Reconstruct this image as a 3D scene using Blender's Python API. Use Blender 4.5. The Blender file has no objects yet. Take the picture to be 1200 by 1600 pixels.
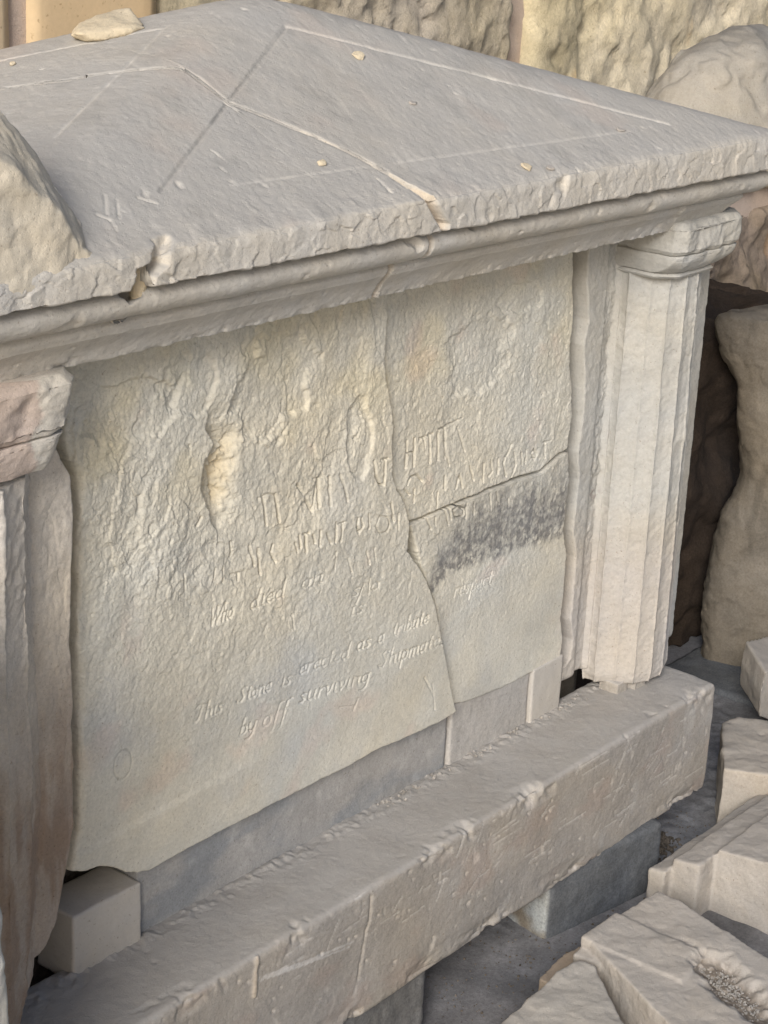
import bpy, bmesh, math
import numpy as np
from mathutils import Matrix, Vector
rng = np.random.default_rng(7)
SC = bpy.context.scene
COL = SC.collection
# ------------------------------------------------------------------ camera
F_PX, PPX, PPY = 3100.0, 600.0, 800.0            # focal length / centre of the 1200x1600 photograph
def unit(v):
    v = np.array(v, float); return v / np.linalg.norm(v)
ax_x = unit([2700, -1030, F_PX])
dn = np.array([-400.0, 0, F_PX]); dn[1] = (2700 * dn[0] + F_PX * F_PX) / 1030
ax_z = -unit(dn); ax_y = np.cross(ax_z, ax_x)
ROT = np.stack([ax_x, ax_y, ax_z], 1)            # world -> camera (x right, y down, z forward)
CAM = np.array([-1.6894122, -1.89416522, 1.50703818])
cam_d = bpy.data.cameras.new('camera'); cam = bpy.data.objects.new('camera', cam_d); COL.objects.link(cam)
M = Matrix.Identity(4)
for i in range(3):
    M[i][0] = ROT[0, i]; M[i][1] = -ROT[1, i]; M[i][2] = -ROT[2, i]; M[i][3] = CAM[i]
cam.matrix_world = M
cam_d.sensor_fit = 'VERTICAL'; cam_d.sensor_height = 36.0; cam_d.lens = F_PX / 1600 * 36
cam_d.clip_start = 0.05; cam_d.clip_end = 500
cam_d.dof.use_dof = False
SC.camera = cam
# ------------------------------------------------------------------ sky, sun, exposure
SUN_AZ, SUN_EL = math.radians(242), math.radians(28)   # azimuth clockwise from +Y
w = bpy.data.worlds.new('World'); SC.world = w; w.use_nodes = True
nt = w.node_tree; bg = nt.nodes['Background']
sky = nt.nodes.new('ShaderNodeTexSky'); sky.sky_type = 'NISHITA'; sky.sun_disc = False
sky.sun_elevation = SUN_EL; sky.sun_rotation = SUN_AZ
sky.dust_density = 3.0; sky.air_density = 0.7; sky.ozone_density = 0.4
nt.links.new(sky.outputs[0], bg.inputs[0]); bg.inputs[1].default_value = 0.055
sl = bpy.data.lights.new('sun', 'SUN'); sun = bpy.data.objects.new('sun', sl); COL.objects.link(sun)
sl.energy = 1.5; sl.angle = math.radians(22); sl.color = (1.0, 0.98, 0.955)
sd = Vector((math.sin(SUN_AZ) * math.cos(SUN_EL), math.cos(SUN_AZ) * math.cos(SUN_EL), math.sin(SUN_EL)))
sun.rotation_euler = sd.to_track_quat('Z', 'Y').to_euler(); sun.location = sd * 8
SC.view_settings.view_transform = 'Standard'; SC.view_settings.look = 'None'
SC.view_settings.exposure = 0.95; SC.view_settings.gamma = 1.0

# ------------------------------------------------------------------ helpers: photograph geometry
def ray(u, v): return ROT.T @ np.array([u - PPX, v - PPY, F_PX])
def at(u, v, axis, val):
    r = ray(u, v); return CAM + (val - CAM[axis]) / r[axis] * r
def at_poly(pts, axis, val): return np.array([at(u, v, axis, val) for u, v in pts])

# ------------------------------------------------------------------ helpers: noise
def _hash(ix, iy, iz, seed):
    h = (ix.astype(np.uint32) * np.uint32(374761393) + iy.astype(np.uint32) * np.uint32(668265263)
         + iz.astype(np.uint32) * np.uint32(2246822519) + np.uint32((seed * 3266489917) & 0xffffffff))
    h = (h ^ (h >> np.uint32(13))) * np.uint32(1274126177)
    return h ^ (h >> np.uint32(16))
def perlin(p, seed=0):
    p = np.asarray(p, np.float32); i = np.floor(p).astype(np.int32); f = p - i
    u = f * f * f * (f * (f * 6 - 15) + 10)
    out = np.zeros(len(p), np.float32)
    for dx in (0, 1):
        wx = u[:, 0] if dx else 1 - u[:, 0]
        for dy in (0, 1):
            wy = u[:, 1] if dy else 1 - u[:, 1]
            for dz in (0, 1):
                wz = u[:, 2] if dz else 1 - u[:, 2]
                h = _hash(i[:, 0] + dx, i[:, 1] + dy, i[:, 2] + dz, seed)
                gx = (h & np.uint32(1023)).astype(np.float32) / 511.5 - 1
                gy = ((h >> np.uint32(10)) & np.uint32(1023)).astype(np.float32) / 511.5 - 1
                gz = ((h >> np.uint32(20)) & np.uint32(1023)).astype(np.float32) / 511.5 - 1
                out += wx * wy * wz * (gx * (f[:, 0] - dx) + gy * (f[:, 1] - dy) + gz * (f[:, 2] - dz))
    return out
def fbm(p, freq, octs=4, seed=0, gain=0.5):
    p = np.asarray(p, np.float32) * np.float32(freq); a = 1.0; s = np.zeros(len(p), np.float32)
    for o in range(octs):
        s += a * perlin(p, seed + o * 17); p = p * 2.03; a *= gain
    return s
def sstep(x, a, b):
    t = np.clip((x - a) / (b - a), 0, 1); return t * t * (3 - 2 * t)
def flakes(p, freq, seed=0, levels=3.0, sharp=0.25):
    """fractured ledges: warped noise cut into plateaus with steep scarps"""
    p = np.asarray(p, np.float32)
    wv = np.stack([fbm(p, freq * 2.2, 3, seed + 101 + k) for k in range(3)], 1)
    n = fbm(p + wv * (0.28 / freq), freq, 3, seed) * levels
    fl = np.floor(n); fr = n - fl
    return (fl + sstep(fr, 0.5 - sharp, 0.5 + sharp) * 0.75 + fr * 0.25) / levels
def facets(u, v, freq, seed=0, warp=0.35):
    """fracture facets: every cell a small tilted plane, with steps where cells meet"""
    q = np.stack([u, v, np.full(np.shape(u), seed * 1.7)], 1).astype(np.float32)
    u = u * freq + warp * fbm(q, freq * 1.3, 3, seed + 51); v = v * freq + warp * fbm(q, freq * 1.3, 3, seed + 52)
    iu = np.floor(u).astype(np.int32); iv = np.floor(v).astype(np.int32); best = np.full(len(u), 9.0); out = np.zeros(len(u))
    for a in (-1, 0, 1):
        for b in (-1, 0, 1):
            h = _hash(iu + a, iv + b, np.zeros_like(iu), seed); h2 = _hash(iu + a, iv + b, np.ones_like(iu), seed)
            fx = iu + a + (h & np.uint32(1023)) / 1023.0; fy = iv + b + ((h >> np.uint32(10)) & np.uint32(1023)) / 1023.0
            d = (u - fx) ** 2 + (v - fy) ** 2; m = d < best; best = np.where(m, d, best)
            gx = (h2 & np.uint32(1023)) / 511.5 - 1; gy = ((h2 >> np.uint32(10)) & np.uint32(1023)) / 511.5 - 1; g0 = ((h2 >> np.uint32(20)) & np.uint32(1023)) / 1023.0 - .5
            out = np.where(m, gx * (u - fx) + gy * (v - fy) + .5 * g0, out)
    return out
def inside_poly(X, Z, pts):
    """signed distance to a closed outline, negative inside"""
    pts = np.asarray(pts); c = np.zeros(len(X), bool)
    for a, b in zip(pts, np.roll(pts, -1, 0)):
        m = ((a[1] > Z) != (b[1] > Z)) & (X < (b[0] - a[0]) * (Z - a[1]) / (b[1] - a[1] + 1e-12) + a[0]); c ^= m
    d = poly_dist(X, Z, np.r_[pts, pts[:1]]); return np.where(c, -d, d)
def pits(p, freq, seed=0, thr=0.45):
    n = fbm(p, freq, 2, seed); return np.clip(n - thr, 0, 1) / (1 - thr)

# ------------------------------------------------------------------ helpers: objects
def link_mesh(name, V, Fq, mat, parent=None, tint=None, origin=None, smooth=True):
    V = np.asarray(V, np.float32); off = np.zeros(3, np.float32)
    if parent is not None: off = np.array(parent.matrix_world.translation if parent.parent is None else parent['_w'], np.float32)
    elif origin is not None: off = np.array(origin, np.float32)
    else: off = np.array([(V[:, 0].min() + V[:, 0].max()) / 2, (V[:, 1].min() + V[:, 1].max()) / 2, V[:, 2].min()], np.float32)
    me = bpy.data.meshes.new(name); Fq = np.asarray(Fq, np.int32); k = Fq.shape[1]
    me.vertices.add(len(V)); me.vertices.foreach_set('co', (V - off).ravel())
    me.loops.add(Fq.size); me.loops.foreach_set('vertex_index', Fq.ravel())
    me.polygons.add(len(Fq)); me.polygons.foreach_set('loop_start', np.arange(len(Fq), dtype=np.int32) * k)
    me.update(calc_edges=True)
    me.polygons.foreach_set('use_smooth', np.full(len(Fq), smooth))
    a = me.attributes.new('tint', 'FLOAT_COLOR', 'POINT')
    c = np.ones((len(V), 4), np.float32)
    if tint is not None: c[:, :3] = tint
    a.data.foreach_set('color', c.ravel())
    me.materials.append(mat)
    o = bpy.data.objects.new(name, me); COL.objects.link(o)
    if parent is not None: o.parent = parent
    else: o.location = off
    return o
def empty(name, loc):
    o = bpy.data.objects.new(name, None); COL.objects.link(o); o.location = loc
    o.empty_display_size = 0.1; bpy.context.view_layer.update(); return o
def tag(o, label=None, cat=None, group=None, kind=None):
    if label: o['label'] = label
    if cat: o['category'] = cat
    if group: o['group'] = group
    if kind: o['kind'] = kind
    return o
def grid_faces(n, m, wrap=False, flip=False):
    i = np.arange(n - 1)[:, None]; j = np.arange(m if wrap else m - 1)[None, :]
    j2 = (j + 1) % m
    q = np.stack([i * m + j, (i + 1) * m + j, (i + 1) * m + j2, i * m + j2], -1).reshape(-1, 4)
    return q[:, ::-1] if flip else q
def grid_normals(P):
    du = np.gradient(P, axis=0); dv = np.gradient(P, axis=1)
    n = np.cross(du, dv); return n / (np.linalg.norm(n, axis=-1, keepdims=True) + 1e-12)
def resample(pts, n, jag=0.0, seed=0, freq=60):
    pts = np.asarray(pts, float); d = np.r_[0, np.cumsum(np.linalg.norm(np.diff(pts, axis=0), axis=1))]
    s = np.linspace(0, d[-1], n)
    out = np.stack([np.interp(s, d, pts[:, k]) for k in range(pts.shape[1])], 1)
    if jag:
        tn = np.gradient(out, axis=0); tn /= np.linalg.norm(tn, axis=1, keepdims=True) + 1e-9
        nn = np.stack([-tn[:, 1], tn[:, 0]], 1)
        q = np.stack([s, s * 0 + seed * 3.7, s * 0], 1)
        f = fbm(q, freq, 4, seed, 0.6) * np.minimum(1, np.minimum(s, d[-1] - s) / 0.01)
        out = out + nn * (f * jag)[:, None]
    return out
def seg_dist(X, Z, a, b):
    a = np.asarray(a, float); b = np.asarray(b, float); d = b - a
    t = np.clip(((X - a[0]) * d[0] + (Z - a[1]) * d[1]) / (d @ d + 1e-12), 0, 1)
    return np.hypot(X - a[0] - t * d[0], Z - a[1] - t * d[1])
def poly_dist(X, Z, pts):
    r = np.full(X.shape, 1e9)
    for a, b in zip(pts[:-1], pts[1:]): r = np.minimum(r, seg_dist(X, Z, a, b))
    return r
def remeshed(V, Fs, voxel, smooth_it=2):
    """closed shells -> one continuous skin (verts, quads, normals)"""
    me = bpy.data.meshes.new('tmp'); me.from_pydata([tuple(v) for v in V], [], [tuple(f) for f in Fs]); me.update()
    o = bpy.data.objects.new('tmp', me); COL.objects.link(o)
    m = o.modifiers.new('r', 'REMESH'); m.mode = 'VOXEL'; m.voxel_size = voxel; m.adaptivity = 0
    if smooth_it:
        s = o.modifiers.new('s', 'SMOOTH'); s.factor = 0.5; s.iterations = smooth_it
    dg = bpy.context.evaluated_depsgraph_get(); e = o.evaluated_get(dg); em = e.to_mesh()
    nv = len(em.vertices); co = np.empty(nv * 3, np.float32); em.vertices.foreach_get('co', co)
    no = np.empty(nv * 3, np.float32); em.vertices.foreach_get('normal', no)
    nl = len(em.loops); li = np.empty(nl, np.int32); em.loops.foreach_get('vertex_index', li)
    q = li.reshape(-1, 4)
    e.to_mesh_clear(); bpy.data.objects.remove(o); bpy.data.meshes.remove(me)
    return co.reshape(-1, 3), q, no.reshape(-1, 3)
class Shells:
    """collects closed convex pieces to be fused into one stone"""
    def __init__(s): s.V = []; s.F = []
    def hull(s, pts):
        bm = bmesh.new()
        for p in pts: bm.verts.new(tuple(p))
        r = bmesh.ops.convex_hull(bm, input=bm.verts)
        bad = list({g for g in r['geom_interior'] + r['geom_unused'] if isinstance(g, bmesh.types.BMVert)})
        if bad: bmesh.ops.delete(bm, geom=bad, context='VERTS')
        bmesh.ops.recalc_face_normals(bm, faces=bm.faces)
        bm.verts.index_update(); b = len(s.V)
        s.V += [np.array(v.co) for v in bm.verts]; s.F += [[b + v.index for v in f.verts] for f in bm.faces]
        bm.free(); return s
    def prism(s, top, bottom):
        return s.hull(list(top) + list(bottom))
    def extrude(s, front, back):
        b = len(s.V); n = len(front); s.V += list(front) + list(back)
        s.F.append([b + i for i in range(n)]); s.F.append([b + n + i for i in range(n)][::-1])
        for i in range(n):
            j = (i + 1) % n; s.F.append([b + j, b + i, b + n + i, b + n + j])
        return s
    def box(s, x0, x1, y0, y1, z0, z1):
        return s.hull([(x, y, z) for x in (x0, x1) for y in (y0, y1) for z in (z0, z1)])
    def lathe(s, prof, cx, cy, n=28, sy=1.0):
        b = len(s.V); k = len(prof)
        for r, z in prof:
            for t in range(n):
                a = 2 * math.pi * t / n; s.V.append(np.array([cx + r * math.cos(a), cy + sy * r * math.sin(a), z]))
        for i in range(k - 1):
            for t in range(n):
                t2 = (t + 1) % n; s.F.append([b + i * n + t, b + i * n + t2, b + (i + 1) * n + t2, b + (i + 1) * n + t])
        s.F.append([b + t for t in range(n)][::-1]); s.F.append([b + (k - 1) * n + t for t in range(n)])
        return s
def stone(name, shells, voxel, mat, parent=None, amp=0.003, freq=14, flake=0.0, ff=9, seed=0, smooth_it=2, tintfn=None, fine=0.0006, extra=None):
    V, Q, N = remeshed(shells.V, shells.F, voxel, smooth_it)
    d = amp * fbm(V, freq, 4, seed)
    if flake: d += flake * flakes(V, ff, seed + 5)
    if fine: d += fine * fbm(V, 110, 3, seed + 9)
    if extra is not None: d = d + extra(V, N)
    V2 = V + N * d[:, None]
    T = tintfn(V, N) if tintfn else None
    return link_mesh(name, V2, Q, mat, parent, T)

def rbox(x0, x1, y0, y1, z0, z1, r, step):
    V = []; Q = []; b = 0
    dims = [(x0, x1), (y0, y1), (z0, z1)]
    lin = [np.linspace(a, c, max(3, int((c - a) / step) + 1)) for a, c in dims]
    for axis in range(3):
        u, v = [a for a in range(3) if a != axis]
        for side in (0, 1):
            A, B = np.meshgrid(lin[u], lin[v], indexing='ij'); P = np.zeros(A.shape + (3,)); P[..., u] = A; P[..., v] = B; P[..., axis] = dims[axis][side]
            f = grid_faces(len(lin[u]), len(lin[v]), flip=(side == 1) ^ (axis == 1))
            V.append(P.reshape(-1, 3)); Q.append(f + b); b += P.shape[0] * P.shape[1]
    V = np.concatenate(V); Q = np.concatenate(Q)
    key = np.round(V / 1e-5).astype(np.int64); _, first, inv = np.unique(key, axis=0, return_index=True, return_inverse=True)
    V = V[first]; Q = inv.ravel()[Q]
    lo = np.array([x0, y0, z0]) + r; hi = np.array([x1, y1, z1]) - r
    inner = np.clip(V, lo, hi); d = V - inner; L = np.linalg.norm(d, axis=1, keepdims=True); n = d / np.maximum(L, 1e-9)
    return inner + n * r, Q, n
# ------------------------------------------------------------------ materials
def stone_mat(name, col, var=0.16, grain=0.35, scale=1.0, warm=(1.05, 1.0, 0.90), cool=(0.95, 0.98, 1.02), bump=0.5, dust=None, dust_amt=0.0, rough=0.95):
    m = bpy.data.materials.new(name); m.use_nodes = True; nt = m.node_tree; N = nt.nodes; L = nt.links
    b = N['Principled BSDF']; b.inputs['Roughness'].default_value = rough
    b.inputs['Specular IOR Level'].default_value = 0.18
    tc = N.new('ShaderNodeNewGeometry').outputs['Position']
    att = N.new('ShaderNodeAttribute'); att.attribute_name = 'tint'
    def noise(sc, det=6, rg=0.6, dist=0.0):
        n = N.new('ShaderNodeTexNoise'); n.inputs['Scale'].default_value = sc * scale; n.inputs['Detail'].default_value = det
        n.inputs['Roughness'].default_value = rg; n.inputs['Distortion'].default_value = dist; L.new(tc, n.inputs['Vector']); return n.outputs['Fac']
    def rng_(fac, a, bb, lo=0.3, hi=0.7):
        r = N.new('ShaderNodeMapRange'); r.inputs[1].default_value = lo; r.inputs[2].default_value = hi
        r.inputs[3].default_value = a; r.inputs[4].default_value = bb; L.new(fac, r.inputs[0]); return r.outputs[0]
    def mix(fac, a, bb, mode='MIX'):
        x = N.new('ShaderNodeMix'); x.data_type = 'RGBA'; x.blend_type = mode
        for s, v in ((x.inputs['Factor'], fac), (x.inputs['A'], a), (x.inputs['B'], bb)):
            if hasattr(v, 'links') or hasattr(v, 'is_linked'): L.new(v, s)
            elif isinstance(v, tuple): s.default_value = (*v, 1.0) if len(v) == 3 else v
            else: s.default_value = v
        return x.outputs['Result']
    base = mix(0.0, (col[0], col[1], col[2]), (1.0, 1.0, 1.0))
    hue = mix(rng_(noise(3.2, 5, 0.6, 0.4), 0, 1), warm, cool)
    base = mix(1.0, base, hue, 'MULTIPLY')
    v1 = mix(rng_(noise(9, 8, 0.65), 0, 1), (1 - var,) * 3, (1 + var * 0.7,) * 3); base = mix(1.0, base, v1, 'MULTIPLY')
    v2 = mix(rng_(noise(190, 8, 0.75), 0, 1), (1 - var * 1.3,) * 3, (1 + var * 1.0,) * 3); base = mix(1.0, base, v2, 'MULTIPLY')
    # small dark specks and pale grains
    sp = rng_(noise(230, 2, 0.5), 0, 1, 0.66, 0.74); base = mix(sp, base, mix(1.0, base, (0.72, 0.68, 0.64), 'MULTIPLY'))
    if dust is not None:
        g = N.new('ShaderNodeNewGeometry'); sx = N.new('ShaderNodeSeparateXYZ'); L.new(g.outputs['Normal'], sx.inputs[0])
        up = rng_(sx.outputs['Z'], 0, 1, 0.35, 0.85)
        mm = N.new('ShaderNodeMath'); mm.operation = 'MULTIPLY'; L.new(up, mm.inputs[0]); L.new(rng_(noise(14, 5, 0.6), 0.55, 1.0), mm.inputs[1])
        m2 = N.new('ShaderNodeMath'); m2.operation = 'MULTIPLY'; L.new(mm.outputs[0], m2.inputs[0]); m2.inputs[1].default_value = dust_amt
        base = mix(m2.outputs[0], base, dust)
    base = mix(1.0, base, att.outputs['Color'], 'MULTIPLY')
    L.new(base, b.inputs['Base Color'])
    def bmp(h, dist, strg, prev=None):
        n = N.new('ShaderNodeBump'); n.inputs['Distance'].default_value = dist; n.inputs['Strength'].default_value = strg; L.new(h, n.inputs['Height'])
        if prev is not None: L.new(prev, n.inputs['Normal'])
        return n.outputs['Normal']
    n1 = bmp(noise(48, 10, 0.72, 0.6), 0.006, bump)
    vo = N.new('ShaderNodeTexVoronoi'); vo.inputs['Scale'].default_value = 210 * scale; L.new(tc, vo.inputs['Vector'])
    n15 = bmp(rng_(vo.outputs['Distance'], 0, 1, 0.0, 0.35), 0.0012, grain, n1)
    n2 = bmp(noise(330, 8, 0.8), 0.0022, grain, n15)
    L.new(n2, b.inputs['Normal'])
    return m
MAT_PANEL = stone_mat('weathered_limestone', (0.60, 0.58, 0.515), 0.12, bump=0.24)
MAT_LID = stone_mat('dusty_lid_limestone', (0.53, 0.51, 0.475), 0.10, dust=(0.425, 0.412, 0.385), dust_amt=0.9, bump=0.16)
MAT_COL = stone_mat('pale_column_limestone', (0.465, 0.457, 0.43), 0.10, bump=0.32)
MAT_COLD = stone_mat('left_column_limestone', (0.53, 0.51, 0.475), 0.14, bump=0.4)
MAT_BASE = stone_mat('brown_plinth_limestone', (0.345, 0.325, 0.302), 0.15, dust=(0.41, 0.395, 0.375), dust_amt=0.9, bump=0.4)
MAT_MARBLE = stone_mat('grey_marble', (0.37, 0.36, 0.345), 0.16, bump=0.25, warm=(1.02, 1, .97), cool=(0.97, 0.99, 1.02))
MAT_NEW = stone_mat('new_sawn_limestone', (0.50, 0.47, 0.43), 0.05, bump=0.1, grain=0.12)
MAT_BOUNCE = stone_mat('pale_bounce_paving', (0.62, 0.59, 0.54), 0.06)
MAT_WALL = stone_mat('yellow_wall_limestone', (0.60, 0.54, 0.41), 0.16, scale=0.6, bump=0.9, warm=(1.05, 1.0, 0.85), cool=(0.97, 0.98, 1.08))
MAT_MORTAR = stone_mat('pinkish_mortar', (0.55, 0.45, 0.38), 0.1)
MAT_SAWN = stone_mat('smooth_cut_limestone', (0.66, 0.52, 0.34), 0.05, scale=0.4, bump=0.08, grain=0.1)
MAT_GAP_SHADE = stone_mat('gap_shade_brown', (0.055, 0.042, 0.034), 0.3, bump=0.8)  # near-black, stands in for shade in the gap right of the column
MAT_BAL = stone_mat('ochre_limestone', (0.20, 0.18, 0.152), 0.20, dust=(0.21, 0.195, 0.17), dust_amt=0.6)
MAT_FLOOR = stone_mat('dusty_concrete', (0.20, 0.205, 0.22), 0.26, scale=0.8, bump=0.3, warm=(1.04, 1, 0.96))
MAT_CONC = stone_mat('grey_concrete_block', (0.135, 0.145, 0.16), 0.30, bump=0.3)
MAT_FRAG = stone_mat('dusty_fragment_limestone', (0.46, 0.425, 0.385), 0.12, dust=(0.42, 0.395, 0.365), dust_amt=0.8, bump=0.35)
MAT_RUB = stone_mat('dirty_rubble', (0.16, 0.14, 0.12), 0.35, bump=0.8)
MAT_CHIP = stone_mat('pale_stone_chip', (0.66, 0.58, 0.44), 0.1)
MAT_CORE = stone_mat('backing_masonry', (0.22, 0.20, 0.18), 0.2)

exec_order = None
# ================================================================== SETTING
def build_floor():
    xs = np.r_[np.linspace(-3, -0.4, 20), np.linspace(-0.35, 2.2, 420), np.linspace(2.3, 6, 30)]
    ys = np.r_[np.linspace(-3.2, -0.75, 20), np.linspace(-0.74, 0.3, 200), np.linspace(0.35, 3, 20)]
    X, Y = np.meshgrid(xs, ys, indexing='ij'); P = np.stack([X, Y, np.full_like(X, ZF)], -1); p = P.reshape(-1, 3)
    p[:, 2] += 0.002 * fbm(p, 9, 4, 3) + 0.0022 * np.clip(fbm(p, 55, 3, 8) - 0.25, 0, 1)
    near = sstep(p[:, 1], -0.20, -0.02) * sstep(p[:, 0], 0.8, 1.2)
    p[:, 2] += near * 0.006 * np.clip(fbm(p, 40, 3, 5) + 0.2, 0, 1)
    t = np.ones((len(p), 3)) * (1 + 0.5 * np.clip(fbm(p, 12, 4, 6), -0.4, 0.8))[:, None]
    t *= (1 + near * 0.35 * (0.5 + fbm(p, 30, 3, 7)))[:, None] * np.array([1.0, 0.99, 0.97])
    tag(link_mesh('floor', p, grid_faces(len(xs), len(ys)), MAT_FLOOR, tint=t), kind='structure')
ZF = -0.563
build_floor()
def build_bounce_paving():  # unseen pale ground, added in front to bounce light up under the cornice
    xs = np.linspace(-12, 12, 60); ys = np.linspace(-16, -1.15, 40); X, Y = np.meshgrid(xs, ys, indexing='ij')
    p = np.stack([X, Y, np.full_like(X, ZF + 0.008)], -1).reshape(-1, 3); p[:, 2] += 0.002 * fbm(p, 3, 3, 2)
    tag(link_mesh('bounce_pavement', p, grid_faces(60, 40), MAT_BOUNCE), kind='structure')
build_bounce_paving()
def rough_block(name, x0, x1, z0, z1, y0, depth, mat, parent, seed, amp=0.02, step=0.012, tintfn=None, r=0.03, ledge=0.012):
    nx, nz = max(8, int((x1 - x0) / step)), max(8, int((z1 - z0) / step))
    X, Z = np.meshgrid(np.linspace(x0, x1, nx), np.linspace(z0, z1, nz), indexing='ij')
    q = np.stack([X, np.zeros_like(X) + seed, Z], -1).reshape(-1, 3)
    d = amp * fbm(q, 5, 5, seed, .55) + ledge * flakes(q, 4, seed + 3) + amp * .35 * facets(q[:, 0], q[:, 2], 14, seed) + amp * .16 * facets(q[:, 0], q[:, 2], 45, seed + 1) + amp * .15 * fbm(q, 40, 3, seed)
    e = np.minimum(np.minimum(X - x0, x1 - X), np.minimum(Z - z0, z1 - Z)).ravel() + 0.015 * fbm(q, 12, 3, seed + 1)
    rr = np.clip(1 - e / r, 0, 1); Y = y0 - d + r * (1 - np.sqrt(1 - np.minimum(rr, 1) ** 2))
    P = np.stack([q[:, 0], Y, q[:, 2]], 1).reshape(nx, nz, 3)
    P = np.pad(P, ((1, 1), (1, 1), (0, 0)), 'edge')
    P[0, :, 1] += depth; P[-1, :, 1] += depth; P[1:-1, 0, 1] += depth; P[1:-1, -1, 1] += depth
    V = P.reshape(-1, 3)
    return link_mesh(name, V, grid_faces(nx + 2, nz + 2), mat, parent, tintfn(V) if tintfn else None)

WY = 0.86
wall = empty('rubble_wall', (2.4, WY, ZF))
tag(wall, 'yellow rough stone wall with pinkish mortar joints rising behind the monument lid', 'wall')
def wall_tint(bright, seed):
    def f(V):
        t = np.ones((len(V), 3)) * bright
        rust = .6 * sstep(fbm(V * np.array([1, 1, 0.3]), 9, 4, seed + 40), 0.40, 0.60)[:, None]
        t = t * (1 - rust) + rust * np.array([0.95, 0.72, 0.48]) * bright
        t = t * (1 + .22 * fbm(V, 4, 4, seed + 3))[:, None]
        return t
    return f
zt = 1.75
# mortar bed behind, then the big stones one by one
bed = rough_block('mortar', 0.95, 5.2, ZF - 0.02, zt, WY + 0.02, 0.25, MAT_MORTAR, wall, 5, amp=0.008, step=0.03, ledge=0.004)
for k, (x0, x1, z0, z1, br, am) in enumerate([
    (0.99, 1.33, 0.80, 1.75, 0.86, 0.02), (1.35, 2.13, 0.72, 1.75, (0.80, 0.80, 0.86), 0.035), (2.21, 3.62, 0.42, 1.75, (1.0, 1.0, 1.0), 0.03),
    (3.68, 4.9, 0.5, 1.75, 0.95, 0.03),
    (0.99, 1.9, 0.1, 0.68, 0.8, 0.03), (1.95, 2.16, 0.06, 0.68, 0.7, 0.03), (2.21, 3.9, -0.1, 0.36, (0.46, 0.42, 0.44), 0.04), (3.96, 4.9, -0.06, 0.38, (0.55, 0.50, 0.50), 0.03),
    (0.99, 2.2, -0.56, 0.02, 0.6, 0.03), (2.25, 3.0, -0.56, -0.13, (0.40, 0.34, 0.34), 0.03), (3.05, 4.9, -0.56, -0.13, (0.42, 0.36, 0.36), 0.03)]):
    rough_block('stone', x0, x1, z0, z1, WY - 0.012, 0.1, MAT_WALL, wall, 20 + 3 * k, amp=am, tintfn=wall_tint(np.array(br) * np.ones(3), k))
pier = empty('cut_stone_pier', (0.5, WY, ZF))
tag(pier, 'smooth honey coloured cut stone pier behind the left end of the lid', 'pier')
for k, (x0, x1, t) in enumerate([(-1.2, 0.618, (0.98, 1.0, 1.04)), (0.668, 0.972, (1.0, 0.97, 0.93))]):
    def tf(V, t=t):
        s = 1 + 0.10 * perlin(np.stack([V[:, 0] * 9, V[:, 0] * 0, V[:, 2] * 0.6], 1), 3)
        return np.array(t) * s[:, None]
    rough_block('stone', x0, x1, ZF, 1.75, WY - 0.03, 0.3, MAT_SAWN, pier, 60 + k, amp=0.001, step=0.02, r=0.006, ledge=0.0, tintfn=tf)
rough_block('mortar', 0.60, 0.69, ZF, 1.75, WY - 0.012, 0.2, MAT_MORTAR, pier, 66, amp=0.004, step=0.01, r=0.004, ledge=0.002)

# ================================================================== INSCRIBED PANEL
def smoothcurve(pts): return np.array(pts, float)
def panel_xy(pts):
    w3 = at_poly(pts, 1, 0.0); return w3[:, [0, 2]]
ZTOP = 0.80
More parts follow.
